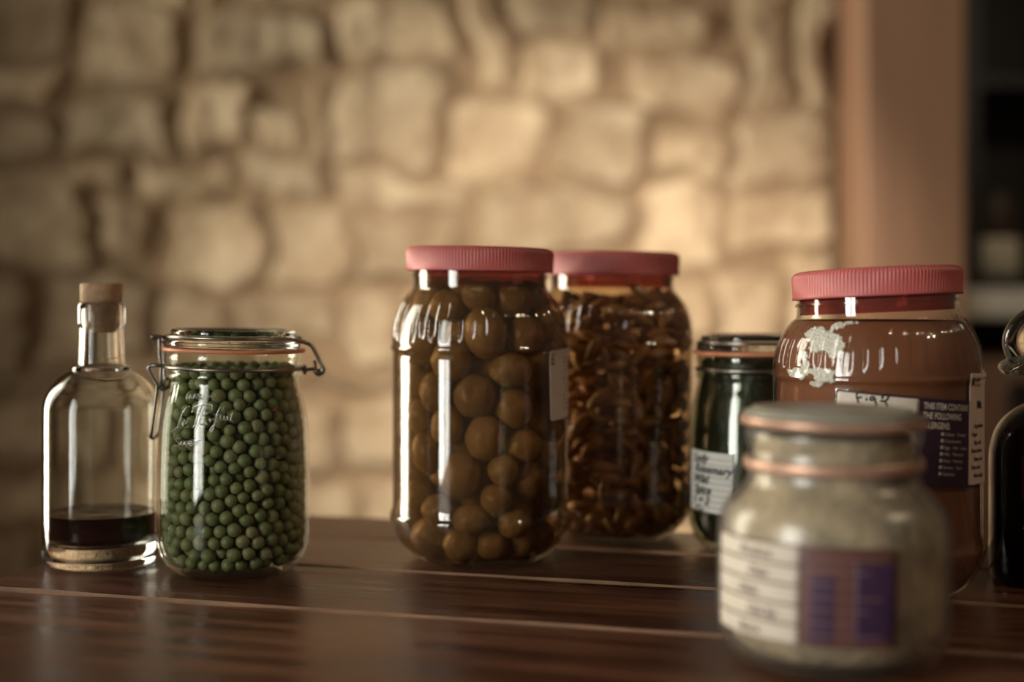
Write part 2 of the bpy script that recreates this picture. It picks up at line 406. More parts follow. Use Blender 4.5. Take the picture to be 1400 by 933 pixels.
# left wall with its two windows
b = MB(); ZB, ZT = -.75, 1.75; Y0, Y1 = -2.3, WY
def seg_(y0, y1, z0, z1): b.box((WX-.08, (y0+y1)/2, (z0+z1)/2), (.16, y1-y0, z1-z0))
seg_(Y0, WB[0], ZB, ZT); seg_(WB[1], WA[0], ZB, ZT); seg_(WA[1], Y1-.06, ZB, ZT)
for W_ in (WA, WB): seg_(W_[0], W_[1], ZB, W_[2]); seg_(W_[0], W_[1], W_[3], ZT)
struct(b.build('wall_left', M['plaster']))
for i, W_ in enumerate((WA, WB)):
    y0, y1, z0, z1 = W_; ym, zm = (y0+y1)/2, (z0+z1)/2; fr = MB(); t = .045
    fr.box((WX-.03, y0+t/2, zm), (.05, t, z1-z0)); fr.box((WX-.03, y1-t/2, zm), (.05, t, z1-z0))
    fr.box((WX-.03, ym, z0+t/2), (.05, y1-y0-2*t, t)); fr.box((WX-.03, ym, z1-t/2), (.05, y1-y0-2*t, t))
    if i == 1: fr.box((WX-.03, ym, zm), (.04, .03, z1-z0-2*t))
    wd = struct(fr.build('window_%d' % (i+1), M['white_frame']))
    MB().box((WX-.03, ym, zm), (.004, y1-y0-2*t, z1-z0-2*t)).build('glass_pane', M['pane'], wd)
# post at the end of the stone wall (its left side faces the windows)
v2 = [(.624, 2.6), (.8086, 2.6), (.835, 3.02), (.668, 3.02)]
vv = [(x, y, z) for z in (-.75, 1.75) for x, y in v2]
post = mesh_obj('trim_1', vv, [(3, 2, 1, 0), (4, 5, 6, 7), (0, 1, 5, 4), (1, 2, 6, 5), (2, 3, 7, 6), (3, 0, 4, 7)], M['post'], smooth=False)
bv = post.modifiers.new('soft_edge', 'BEVEL'); bv.width = .008; bv.segments = 3
struct(post)
struct(MB().box((1.65, 3.45, .5), (1.9, .1, 2.5)).build('wall_right', M['black']))

# kitchen unit behind on the right
cab = thing('kitchen_cabinet', 'brown wooden base cabinet under the pale worktop behind the fig jar', 'cabinet', (1.35, 3.0, -.75))
cb = MB(); cb.box((0, 0, .43), (1.02, .56, .78), .004); cb.box((0, .02, .02), (.96, .48, .04)); cb.build('body', M['cab'], cab)
for dx_, nm in ((-.215, 0), (.225, 1)):
    d = MB().box((dx_, -.292, .44), (.425, .02, .68), .004).build('door', M['black'], cab); d['label'] = 'dark cabinet door'
    MB().box((dx_+.15, -.309, .62), (.012, .014, .12), .004).build('handle', M['steel'], d)
wt = MB().box((1.36, 2.985, .1732), (1.06, .60, .054), .006).build('worktop', M['stone_top'])
wt.name = 'worktop'; tag(wt, 'pale stone worktop slab beyond the fig jar, beside the wooden post', 'worktop')
hut = thing('display_cupboard', 'black open-fronted cupboard standing on the pale worktop beyond the post', 'cupboard', (1.375, 3.03, .2003))
hb = MB(); hb.box((-.49, 0, .6), (.03, .44, 1.2)); hb.box((.49, 0, .6), (.03, .44, 1.2)); hb.box((0, .21, .6), (.95, .02, 1.2)); hb.box((0, 0, 1.185), (.95, .42, .03)); hb.box((0, 0, .012), (.95, .42, .024))
hb.build('carcass', M['black'], hut)
for z in (.40, .78): MB().box((0, -.01, z), (.95, .40, .02)).build('shelf', M['black'], hut)
cn = thing('ribbed_canister', 'pale ribbed glass canister with brown top inside the black cupboard', 'canister', (.965, 2.95, .2243))
pf = [(0, 0), (.05, 0), (.055, .006), (.055, .072), (.05, .078), (0, .078)]
mesh_obj('body', *lathe(pf, 120, lambda k, r, z, t: (r*(1+.02*math.cos(24*t)), z)), plain('pale_ribbed_glass', (.80, .72, .52), .3, 0, .1, 30), cn)
mesh_obj('lid', *lathe([(0, .0785), (.052, .0785), (.054, .085), (.054, .15), (.045, .17), (0, .172)], 64), plain('brown_canister_top', (.06, .035, .02), .4, 0, .1, 30), cn)

# ------------------------------------------------------------------ table
ANG = math.atan2(-.282, .959)
tb = thing('wooden_table', 'dark varnished plank table with worn edges carrying all the jars', 'table', (-.3564, .9624, 0), ANG)
def table_top():
    b = MB(); ch = .0046; T_ = .036; Lx = 1.9
    seams = [-.72, -.45, -.22, 0, .131, .2536, .3506]
    lift = [0, 0, 0, 0, 0, 0]
    for i, (y0, y1) in enumerate(zip(seams, seams[1:])):
        g = .0009; y0 += g; y1 -= g; r = random.Random(i)
        cols = []; n = 120
        for k in range(n+1):
            x = Lx*k/n; x = x if 0 < k < n else x
            w1 = ch*(.55+.9*abs(noise.noise(Vector((x*9, y0*30, 3))))*1.6); w2 = ch*(.55+.9*abs(noise.noise(Vector((x*9, y1*30, 9))))*1.6)
            if k == 0 or k == n: pass
            cup = lambda y: 0.0
            cols.append([(x, y0, -T_), (x, y0, -w1), (x, y0+w1*1.1, 0), (x, y1-w2*1.1, 0), (x, y1, -w2), (x, y1, -T_)])
        base = len(b.v); b.v += [p for c in cols for p in c]
        for k in range(n):
            for j in range(6):
                a0 = base+k*6+j; a1 = base+k*6+(j+1) % 6; c0 = a0+6; c1 = a1+6
                b.f.append((a0, c0, c1, a1)); b.m.append(1 if j in (1, 3) else 0)
        b.f.append(tuple(base+q for q in range(6))); b.m.append(0)
        b.f.append(tuple(base+n*6+q for q in range(5, -1, -1))); b.m.append(0)
    o = b.build('tabletop', None, tb, mats=[M['table'], M['worn']])
    return o
table_top()
MB().box((.95, -.185, -.07), (1.66, .90, .068), .003).build('apron', M['table'], tb)
for lx, ly in ((.09, -.66), (1.81, -.66), (.09, .29), (1.81, .29)):
    MB().box((lx, ly, -.393), (.07, .07, .714), .004).build('leg', M['table'], tb)

# ------------------------------------------------------------------ jars: shared geometry
class Jar:
    def __init__(s, px, Y, prof):
        s.X = (px-700)/F*Y; s.Y = Y; s.prof = prof
        zs = [p[1] for p in prof]; s.zr = sorted([(z, r) for r, z in prof])
        s.Z_ = np.array([q[0] for q in s.zr]); s.R_ = np.array([q[1] for q in s.zr])
        s.loc = (s.X, s.Y, 0)
    def r(s, z): return float(np.interp(z, s.Z_, s.R_))
    def hit(s, x, y):
        """(angle, height) where photo pixel (x, y) meets the jar's wall"""
        dx, dz = (x-700)/F, -(y-400)/F; z = .1
        for _ in range(25):
            R = s.r(z); a = dx*dx+1; bq = -2*(dx*s.X+s.Y); c = s.X**2+s.Y**2-R*R; D = bq*bq-4*a*c
            t = (-bq-math.sqrt(max(D, 0)))/(2*a); z = .5*z+.5*(EYE+dz*t)
        return math.atan2(t*dx-s.X, -(t-s.Y)), EYE+dz*t
    def pt(s, th, z, off=0.0):
        R = s.r(z)+off; return Vector((R*math.sin(th), -R*math.cos(th), z))
def shell(prof, th, floor_t, seg, mod=None, open_top=True):
    """closed glass wall: outside profile up, inside profile down"""
    ins = []
    for r, z in reversed(prof):
        if r <= th*1.2: continue
        ins.append((r-th, max(z, prof[0][1]+floor_t)))
    ins.append((0, prof[0][1]+floor_t))
    full = list(prof)+ins; nO = len(prof)
    m = None
    if mod: m = lambda k, r, z, t: mod(r, z, t) if k < nO else (r, z)
    return lathe(full, seg, m)
def patch(jar, th0, z0, w, h, rot=0, off=.0004, cr=.002, rc=None, n=(28, 10), x0=0, y0=0):
    """a sticker of w x h bent round the jar; x0, y0: its centre in the sticker frame of th0, z0"""
    v = []; f = []; nx, ny = n; ca, sa = math.cos(rot), math.sin(rot); rows = []
    vs = sorted(set([-h/2, h/2]+[-h/2+cr*q for q in (.15, .5, 1)]+[h/2-cr*q for q in (.15, .5, 1)]+[-h/2+cr+(h-2*cr)*k/ny for k in range(ny+1)]))
    for lay in (off, off-.00025):
        for y in vs:
            d = h/2-abs(y); ins = cr-math.sqrt(max(0, cr*cr-(cr-d)**2)) if d < cr else 0
            for i in range(nx+1):
                x = (-w/2+ins)+(w-2*ins)*i/nx
                X, Yv = x0+x, y0+y; X, Yv = X*ca-Yv*sa, X*sa+Yv*ca
                z = z0+Yv; R = rc or jar.r(z); th = th0+X/R
                R2 = jar.r(z)+lay; v.append((R2*math.sin(th), -R2*math.cos(th), z))
    nr = len(vs); W_ = nx+1; off2 = nr*W_
    for j in range(nr-1):
        for i in range(nx):
            a = j*W_+i; f.append((a, a+1, a+1+W_, a+W_)); a2 = a+off2; f.append((a2+W_, a2+1+W_, a2+1, a2))
    for i in range(nx): f.append((i, off2+i, off2+i+1, i+1)); a = (nr-1)*W_+i; f.append((a+1, off2+a+1, off2+a, a))
    for j in range(nr-1): a = j*W_; f.append((a+W_, off2+a+W_, off2+a, a)); a = j*W_+nx; f.append((a, off2+a, off2+a+W_, a+W_))
    return v, f
def text_flat(s, size, shear=0, bold=0):
    cu = bpy.data.curves.new('t', 'FONT'); cu.body = s; cu.size = size; cu.shear = shear; cu.offset = bold; cu.resolution_u = 3
    ob = bpy.data.objects.new('t', cu); link(ob); dg = bpy.context.evaluated_depsgraph_get()
    me = bpy.data.meshes.new_from_object(ob.evaluated_get(dg))
    v = [tuple(p.co) for p in me.vertices]; f = [tuple(p.vertices) for p in me.polygons]
    bpy.data.objects.remove(ob); bpy.data.curves.remove(cu); bpy.data.meshes.remove(me)
    return v, f
def text_on(mb, jar, s, size, th0, z0, x, y, rot=0, off=.0007, rc=None, shear=0, bold=0, sx=1.0, mi=0):
    v, f = text_flat(s, size, shear, bold); ca, sa = math.cos(rot), math.sin(rot); out = []
    for p in v:
        X, Yv = x+p[0]*sx, y+p[1]; X, Yv = X*ca-Yv*sa, X*sa+Yv*ca
        z = z0+Yv; R = rc or jar.r(z); out.append(jar.pt(th0+X/R, z, off))
    mb.add(out, f, mi)
def rect_on(mb, jar, th0, z0, x, y, w, h, rot=0, off=.0007, rc=None, mi=0):
    ca, sa = math.cos(rot), math.sin(rot); out = []; n = max(1, int(w/.003)); f = []
    for j in (0, 1):
        for i in range(n+1):
            X, Yv = x+w*i/n, y+h*j; X, Yv = X*ca-Yv*sa, X*sa+Yv*ca
            z = z0+Yv; R = rc or jar.r(z); out.append(jar.pt(th0+X/R, z, off))
    for i in range(n): f.append((i, i+1, i+n+2, i+n+1))
    mb.add(out, f, mi)
def strokes_on(mb, jar, strokes, rad, off=.0004, flat=1.0, n=4, sides=6):
    """handwriting given as photo pixels, laid on the jar wall"""
    for s in strokes:
        pts = []
        for x, y in s:
            th, z = jar.hit(x, y); pts.append(Vector((th, z, 0)))
        sp = spline(pts, n) if len(pts) > 2 else pts
        pp = [jar.pt(p.x, p.y, off) for p in sp]
        v, f = tube(pp, rad, sides)
        if flat != 1:
            out = []
            for q in v:
                R = math.hypot(q.x, q.y); base = jar.r(q.z)+off; k = (base+(R-base)*flat)/R; out.append(Vector((q.x*k, q.y*k, q.z)))
            v = out
        mb.add(v, f)
def crop(strokes, sc_, ox, oy): return [[(x/sc_+ox, y/sc_+oy) for x, y in s] for s in strokes]

def flute(prof_scale_z, top, bot, ztop0, ztop1, zb0, zb1, a_top=.0011, a_bot=.0011, tilt=None):
    def win(z, a, b_):
        if z <= a or z >= b_: return 0
        t = (z-a)/(b_-a); return min(1, min(t, 1-t)*5)
    def mod(r, z, t):
        r2 = r
        w1 = win(z, ztop0, ztop1)
        if w1: r2 -= a_top*w1*(1-abs(math.cos(top*t/2)))**1.0*1.6
        w2 = win(z, zb0, zb1)
        if w2: r2 -= a_bot*w2*(1-abs(math.cos(bot*t/2)))*1.6
        return r2, z
    return mod
def lid_mesh(R, z0, z1, ribs=140, tilt=(0, 0)):
    prof = [(0, z1-.0008), (R*.80, z1-.0008), (R*.86, z1-.0002), (R*.93, z1), (R*.975, z1-.0008), (R*.995, z1-.0028), (R, z1-.0045), (R, z0+.0022), (R*1.006, z0+.0014), (R*1.006, z0),
            (R*.955, z0), (R*.95, z1-.004), (0, z1-.004)]
    def mod(k, r, z, t):
        if k in (6, 7): r = r+.0007*max(0, math.cos(ribs*t))**.6*1.0
        return r, z+tilt[0]*r*math.sin(t)+tilt[1]*r*math.cos(t)
    v, f = lathe(list(reversed(prof)), ribs*6, mod); return v, f

def pet_jar(name, label, jar, prof, lidz, lid_r, zt, zb, tilt=(0, 0), cat='jar', ribs=140):
    root = thing(name, label, cat, jar.loc)
    mod0 = flute(1, 42, 58, zt[0], zt[1], zb[0], zb[1])
    def mod(r, z, t):
        r, z = mod0(r, z, t)
        wgt = min(1, max(0, (z-zt[0])/(zt[1]-zt[0])))
        return r, z+wgt*(tilt[0]*r*math.sin(t)+tilt[1]*r*math.cos(t))
    o = mesh_obj('body', *shell(prof, .0011, .002, 504, mod), M['pet'], root); o['label'] = 'clear fluted plastic body'
    l = mesh_obj('lid', *lid_mesh(lid_r, lidz[0], lidz[1], ribs, tilt), M['pink'], root); l['label'] = 'pink ribbed screw lid'
    li = mesh_obj('neck_reflection_ring', *lathe([(0, lidz[0]+.002), (jar.r(lidz[0]-.004)-.0020, lidz[0]+.002), (jar.r(lidz[0]-.004)-.0020, lidz[0]-.0098), (jar.r(lidz[0]-.004)-.0032, lidz[0]-.0098), (jar.r(lidz[0]-.004)-.0032, lidz[0]+.001), (0, lidz[0]+.001)], 96, lambda k, r, z, t: (r, z+tilt[0]*r*math.sin(t)+tilt[1]*r*math.cos(t))), M['neck_reflection'], l)  # added ring inside the neck; its pink tint stands in for the lid's reflection
    # neck ring and screw thread seen under the lid
    nz = lidz[0]; nr = jar.r(nz-.002); mb = MB()
    def warp(p):
        return Vector((p.x, p.y, p.z+tilt[0]*p.x-tilt[1]*p.y))
    tube([warp(Vector((nr*1.004*math.sin(a), -nr*1.004*math.cos(a), nz-.0035))) for a in [2*PI*i/96 for i in range(96)]], .0011, 8, True, mb)
    tube([warp(Vector((nr*1.003*math.sin(a), -nr*1.003*math.cos(a), nz+.003+.004*a/(2*PI)))) for a in [2*PI*i/96 for i in range(96)]], .0008, 8, False, mb)
    mb.build('neck_ring', M['pet'], root, True)
    return root

# ---- olive-brown fruit jar
pO = smooth_profile([(0, .003), (.030, .0015), (.040, 0), (.047, .002), (.0555, .009), (.0615, .018), (.065, .0265), (.0660, .0325), (.0645, .036), (.0640, .041)], 4) + \
     [(.0640, z) for z in np.linspace(.047, .146, 12)] + smooth_profile([(.0640, .150), (.0656, .1535), (.0646, .157), (.0643, .164), (.0625, .174), (.0585, .184), (.0530, .1915), (.0495, .196), (.0490, .200)], 4) + [(.0490, .206), (.0490, .214), (.0488, .218)]
jO = Jar(656.5, 1.07, pO)
rO = pet_jar('pickle_jar', 'big clear jar with a ribbed pink lid, full of large brown pickled fruits', jO, pO, (.2088, .2262), .0535, (.157, .196), (.008, .0325), tilt=(-.018, 0))
# ---- pepper jar
jG = Jar(836.5, 1.17, pO)
rG = pet_jar('pickle_jar', 'big pink-lidded jar packed with slender brown peppers, just behind the fruit jar', jG, pO, (.2072, .2254), .0535, (.157, .196), (.008, .0325), tilt=(-.008, 0))
# ---- fig jar
pF = smooth_profile([(0, .003), (.030, .0015), (.041, 0), (.048, .002), (.057, .009), (.0635, .018), (.067, .0265), (.0680, .0325), (.0665, .036), (.0660, .041)], 4) + \
     [(.0660, z) for z in np.linspace(.047, .134, 11)] + smooth_profile([(.0660, .137), (.0674, .1400), (.0666, .143), (.0662, .149), (.0645, .158), (.0610, .167), (.0565, .1735), (.0522, .177), (.0512, .180)], 4) + [(.0508, .186), (.0508, .194), (.0505, .200)]
jF = Jar(1198.5, .947, pF)
rF = pet_jar('fig_jar', 'clear jar of reddish-brown fig relish under a dusky pink lid, white mould inside', jF, pF, (.1905, .2085), .0535, (.143, .177), (.008, .0325), tilt=(.040, .030), ribs=140)

# contents of the fruit jar ---------------------------------------------------------------
def relax(c, rad, rin, zlo, iters=120, fix=None, ztop=.19):
    c = np.array(c, float); rad = np.array(rad, float); n = len(c)
    for it in range(iters):
        d = c[:, None]-c[None]; D = np.sqrt((d**2).sum(-1))+1e-9; ov = (rad[:, None]+rad[None])-D; np.fill_diagonal(ov, 0); ov = np.maximum(ov, 0)
        mv = (d/D[..., None]*ov[..., None]*.5).sum(1)
        if fix is not None: mv *= np.where(fix, .35, 1)[:, None]
        c += np.clip(mv, -.004, .004)
        z = np.maximum(c[:, 2], zlo+rad); R = np.hypot(c[:, 0], c[:, 1]); lim = np.maximum(rin(z)-rad, .0005)
        # heel curvature: keep the whole ball clear of the narrowing floor
        k = np.where(R > lim, lim/np.maximum(R, 1e-9), 1); c[:, 0] *= k; c[:, 1] *= k; c[:, 2] = np.minimum(z, ztop-rad)
    return c
fruits = [  # crop px: centre, half sizes, label, pale patch
 (365, 180, 58, 50, 'large rounded brown fruit at the very top of the fruit jar, beneath the lid'),
 (262, 158, 46, 40, 'brown fruit touching the neck, beside the largest topmost one'),
 (308, 262, 54, 68, 'tall egg-shaped brown fruit just under the two topmost ones'),
 (415, 262, 50, 52, 'brown fruit below the largest topmost one, above the sticker'),
 (208, 312, 54, 56, 'brown fruit high up behind the bright shoulder flutes'),
 (370, 362, 56, 45, 'brown fruit with a pale round cut on one end, above another cut one'),
 (262, 436, 55, 58, 'round speckled brown fruit with a small dimple, at mid height'),
 (366, 458, 50, 52, 'round brown fruit directly below the upper one with a pale cut'),
 (152, 398, 40, 52, 'upright brown fruit behind the wide window glint, upper half'),
 (290, 550, 50, 60, 'oval upright brown fruit with a window glint down its middle'),
 (398, 558, 52, 45, 'brown fruit with a pale flat cut on its upper side, below the sticker'),
 (120, 490, 34, 48, 'brown fruit pressed against the jar edge facing the clip jars, mid height'),
 (200, 545, 44, 54, 'brown fruit veiled by the wide window glint at mid height'),
 (326, 620, 40, 40, 'small knobbly brown fruit beneath the oval upright one'),
 (136, 608, 42, 58, 'long brown fruit near the jar edge, lower half, facing the clip jars'),
 (226, 662, 54, 64, 'biggest oval brown fruit in the lower half of the jar'),
 (312, 700, 42, 40, 'small pointed brown fruit beside the biggest lower one'),
 (408, 694, 54, 50, 'broad brown fruit low down on the side toward the peppers'),
 (128, 712, 42, 42, 'brown fruit just above the lower flutes, nearest the pea jar'),
 (262, 756, 48, 38, 'brown fruit crossed by the lower ring of the jar'),
 (364, 782, 46, 40, 'brown fruit low in the jar, above the flutes, toward the peppers'),
 (262, 822, 46, 46, 'pale-tipped brown fruit standing on the jar floor in the middle'),
 (345, 838, 44, 40, 'dark brown fruit on the jar floor beside the pale-tipped one'),
 (446, 446, 44, 52, 'dim brown fruit at mid height half behind the sticker'),
 (462, 600, 42, 50, 'dim brown fruit under the sticker in the shaded side'),
 (178, 800, 48, 44, 'brown fruit behind the lower flutes facing the pea jar'),
 (440, 800, 42, 44, 'shaded brown fruit on the jar floor toward the peppers'),
 (478, 236, 40, 52, 'brown fruit in the shoulder on the pepper jar side'),
 (172, 196, 48, 42, 'brown fruit in the shoulder on the pea jar side')]
def place_fruits():
    cs, rs, fx = [], [], []
    for cx, cy, hx, hy, lb in fruits:
        x, y = cx/1.944+510, cy/1.944+320; sc_ = 1.02/F
        r_ = .5*(hx+hy)/1.944*sc_*1.06
        ri = jO.r(EYE-(y-400)*1.02/F)-.0016-r_
        X = (x-700)/F*1.03-jO.X; X = max(-ri*.97, min(ri*.97, X)); Yl = -math.sqrt(max(0, ri*ri-X*X))
        Yw = jO.Y+Yl; z = EYE-(y-400)/F*Yw
        cs.append((X, Yl, z)); rs.append(r_); fx.append(True)
    r = random.Random(5)
    for k in range(84):
        a = r.uniform(0, 2*PI); q = r.uniform(0, .045); cs.append((q*math.sin(a), abs(q*math.cos(a))*.9, r.uniform(.02, .185))); rs.append(r.uniform(.0125, .0165)); fx.append(False)
    rin = lambda z: np.interp(z, jO.Z_, jO.R_)-.0020
    def rin2(z): return np.minimum(np.minimum(rin(z), rin(np.maximum(z-.010, .003))+.002), rin(np.minimum(z+.008, .21))+.003)
    c = relax(cs, np.array(rs)*1.0, rin2, .0042, 160, np.array(fx), .203)
    keep = 0
    for i, (p, r_) in enumerate(zip(c, rs)):
        rr = random.Random(i*7+1)
        v = ICO4[0].copy()
        if i < len(fruits): hx, hy = fruits[i][2], fruits[i][3]; asp = (hy/hx)**.5
        else: asp = rr.uniform(.92, 1.08)
        sx, sz = r_/asp*.97, r_*asp*.97
        out = []
        point = .18 if i in (13, 16, 21) else 0
        seed = Vector((i*3.1, i*1.7, 0))
        for q in v:
            q = Vector(q); n = 1+.085*noise.noise(q*1.4+seed)+.030*noise.noise(q*3.5+seed)+.008*noise.noise(q*9+seed)
            if i == 6: 
                d = (q-Vector((-.05, -.98, .2)).normalized()).length; n -= .10*math.exp(-(d/.16)**2)
            s = q*n
            if point and s.z < 0: s.z -= point*max(0, -q.z)**4
            out.append((s.x*sx, s.y*(sx+sz)/2, s.z*sz))
        cutd = {5: Vector((-.80, -.55, -.25)), 10: Vector((-.45, -.62, .60))}.get(i)
        fc = ICO4[1]; mi = None
        if cutd is not None:
            cutd.normalize(); lim = .90; o2 = []; rm = max(sx, sz)
            for q in out:
                q = Vector(q); h = q.dot(cutd); L_ = rm*lim
                if h > L_: q = q-cutd*(h-L_)
                o2.append(q)
            mi = []
            for t_ in fc:
                cc = (o2[t_[0]]+o2[t_[1]]+o2[t_[2]])/3; mi.append(1 if cc.dot(cutd) > rm*lim-1e-5 else 0)
            out = o2
        o = mesh_obj('pickled_fruit', out, fc, None if mi else M['fruit'], mats=[M['fruit'], M['cut']] if mi else None, midx=mi)
        o.location = (jO.X+p[0], jO.Y+p[1], p[2]); 
        if mi is None: o.rotation_euler = (rr.uniform(-.2, .2), rr.uniform(-.25, .25), rr.uniform(0, 6) if i >= len(fruits) else 0)
        if i < len(fruits): tag(o, fruits[i][4], 'pickle', 'pickled fruits in the pink-lidded jar')
        else: tag(o, 'brown pickled fruit deep inside the jar, hidden behind the outer ones', 'pickle', 'inner pickled fruits of the fruit jar')
place_fruits()
def liquid(name, jar, prof, ztop, gap, mat, label, cat='liquid', seg=96):
    pr = [(max(0, r-gap), max(z, prof[0][1]+.0026)) for r, z in prof if z < ztop]
    pr[0] = (0, pr[0][1]); pr.append((max(0, jar.r(ztop)-gap), ztop)); pr.append((0, ztop))
    # tidy: drop repeated floor points
    q = [pr[0]]
    for a in pr[1:]:
        if abs(a[0]-q[-1][0])+abs(a[1]-q[-1][1]) > 1e-5: q.append(a)
    o = mesh_obj(name, *lathe(q, seg), mat); o.location = jar.loc
    return tag(o, label, cat)
liquid('brine', jO, pO, .2045, .00155, M['brine'], 'murky brown brine filling the jar of large fruits')
liquid('vinegar', jG, pO, .2035, .00155, M['vinegar'], 'dark brown pickling vinegar filling the pepper jar')
figl = liquid('fig_relish', jF, pF, .1755, .0022, M['fig'], 'opaque reddish-brown fig relish filling the mouldy jar', 'relish', 128)

def bubbles():
    mb = MB(); r = random.Random(31); tc = -math.atan2(jO.X, jO.Y)
    for i in range(90):
        th = tc+r.gauss(.25, .45); z = r.choice((r.uniform(.16, .19), r.uniform(.03, .19))); q = jO.r(z)-.00205
        s = r.uniform(.00022, .00048); mb.add([(p[0]*s+q*math.sin(th), p[1]*s-q*math.cos(th), p[2]*s+z) for p in ico(1)[0]], ico(1)[1])
    m = plain('air_bubble_skin', (.60, .52, .40), .12, 0, .05, 50, spec=1.0)
    o = mb.build('air_bubbles', m, None, True); o.location = jO.loc
    tag(o, 'tiny bright air bubbles clinging inside the glass of the fruit jar', 'bubbles', None, 'stuff')
bubbles()
# peppers -----------------------------------------------------------------------------------
def peppers():
    n = 300; r = random.Random(11); C_ = np.zeros((n, 3)); D_ = np.zeros((n, 3)); Ls = np.zeros(n)
    tc = -math.atan2(jG.X, jG.Y)
    for i in range(n):
        lay = 0 if i < 170 else 1
        th = tc+r.uniform(-1.75, 1.75); z = r.uniform(.012, .19); rr = jG.r(z)-.0085-lay*.009
        C_[i] = (rr*math.sin(th), -rr*math.cos(th), z)
        tg = np.array((math.cos(th), math.sin(th), 0)); a = r.gauss(0, .75)
        d = tg*math.cos(a)+np.array((0, 0, 1))*math.sin(a)+np.array((math.sin(th), -math.cos(th), 0))*r.uniform(-.25, .25)
        D_[i] = d/np.linalg.norm(d); Ls[i] = r.uniform(.0085, .0120)
    K = np.array([-1, -.5, 0, .5, 1]); W_ = np.array([.0018, .0031, .0037, .0031, .0018])
    rad = np.tile(W_, n); own = np.repeat(np.arange(n), 5); same = own[:, None] == own[None]
    for it in range(60):
        S = (C_[:, None]+K[None, :, None]*D_[:, None]*Ls[:, None, None]).reshape(-1, 3)
        mv = np.zeros_like(S)
        for s0 in range(0, len(S), 500):
            d = S[s0:s0+500, None]-S[None]; Dd = np.sqrt((d**2).sum(-1))+1e-9
            ov = np.maximum(rad[s0:s0+500, None]+rad[None]-Dd, 0); ov[same[s0:s0+500]] = 0
            mv[s0:s0+500] = (d/Dd[..., None]*ov[..., None]*.5).sum(1)
        S = S+np.clip(mv, -.003, .003)
        S[:, 2] = np.clip(S[:, 2], .004+rad, .198)
        R = np.hypot(S[:, 0], S[:, 1]); zz = S[:, 2]; lim = np.minimum(np.interp(zz, jG.Z_, jG.R_), np.interp(np.maximum(zz-.004, .002), jG.Z_, jG.R_)+.0015)-.0021-rad
        k = np.where(R > lim, lim/R, 1); S[:, 0] *= k; S[:, 1] *= k
        S = S.reshape(n, 5, 3); C_ = S.mean(1); d = S[:, 4]-S[:, 0]+.5*(S[:, 3]-S[:, 1]); D_ = d/np.linalg.norm(d, axis=1)[:, None]
    # three kinds of pepper: a tapering pod, two more bent or fatter
    protos = []
    for kk in range(4):
        rr = random.Random(kk); v = []; f = []; nr = 9; sd = 8; bend = 0
        for j in range(nr):
            t = j/(nr-1); x = -1+2*t; w_ = (math.sin(PI*min(.97, max(.04, t))**(.85+.1*kk)))**.75*.40
            for q in range(sd):
                a = 2*PI*q/sd; wob = 1+.16*math.cos(3*a+kk)+.1*rr.uniform(-1, 1)
                v.append((x, w_*wob*math.cos(a), w_*wob*math.sin(a)))
        for j in range(nr-1):
            for q in range(sd): f.append((j*sd+q, j*sd+(q+1) % sd, (j+1)*sd+(q+1) % sd, (j+1)*sd+q))
        f += [tuple(range(sd-1, -1, -1)), tuple((nr-1)*sd+q for q in range(sd))]
        me = bpy.data.meshes.new('pickled_pepper'); me.from_pydata(v, [], f); me.materials.append(M['pepper'])
        me.polygons.foreach_set('use_smooth', [True]*len(f)); protos.append(me)
    for i in range(n):
        o = bpy.data.objects.new('pickled_pepper', protos[i % 4]); link(o)
        q = Vector(D_[i]).to_track_quat('X', 'Z'); o.rotation_mode = 'QUATERNION'; o.rotation_quaternion = q
        o.location = (jG.X+C_[i][0], jG.Y+C_[i][1], C_[i][2]); s = Ls[i]*1.12; o.scale = (s, s*.98, s*.98)
        tag(o, 'slender wrinkled brown pickled pepper packed in the pink-lidded jar behind', 'pepper', 'peppers packed in the pickle jar')
peppers()
# the peppers that fill the rest of that jar, seen only as a dark mass between the outer ones
def pepper_mass():
    mb = MB(); r = random.Random(21); base = ICO2
    for i in range(900):
        th = r.uniform(0, 2*PI); z = r.uniform(.008, .19) if i % 4 else r.uniform(.006, .03); q = .053*math.sqrt(r.random()); q = min(q, .044) if math.cos(th) < .15 else q
        q = min(q, jG.r(max(.004, z-.006))-.008) if z < .03 else q
        if z > .17: q *= .75
        a = r.uniform(0, PI); ax = Vector((math.cos(a), math.sin(a), r.uniform(-.4, .4))).normalized(); L_ = r.uniform(.010, .013)
        M3 = ax.to_track_quat('X', 'Z').to_matrix()
        v = [M3 @ Vector((p[0]*L_, p[1]*.0036, p[2]*.0036))+Vector((q*math.sin(th), q*math.cos(th)*.9+.003, z)) for p in base[0]]
        for p in v:
            p.z = max(p.z, .0048); q_ = math.hypot(p.x, p.y); lm = jG.r(p.z)-.0024
            if q_ > lm: p.x *= lm/q_; p.y *= lm/q_
        mb.add(v, base[1])
    o = mb.build('packed_peppers', M['pepper'], None, True); o.location = jG.loc
    tag(o, 'dark mass of peppers deep inside the pepper jar', 'peppers', None, 'stuff')
pepper_mass()

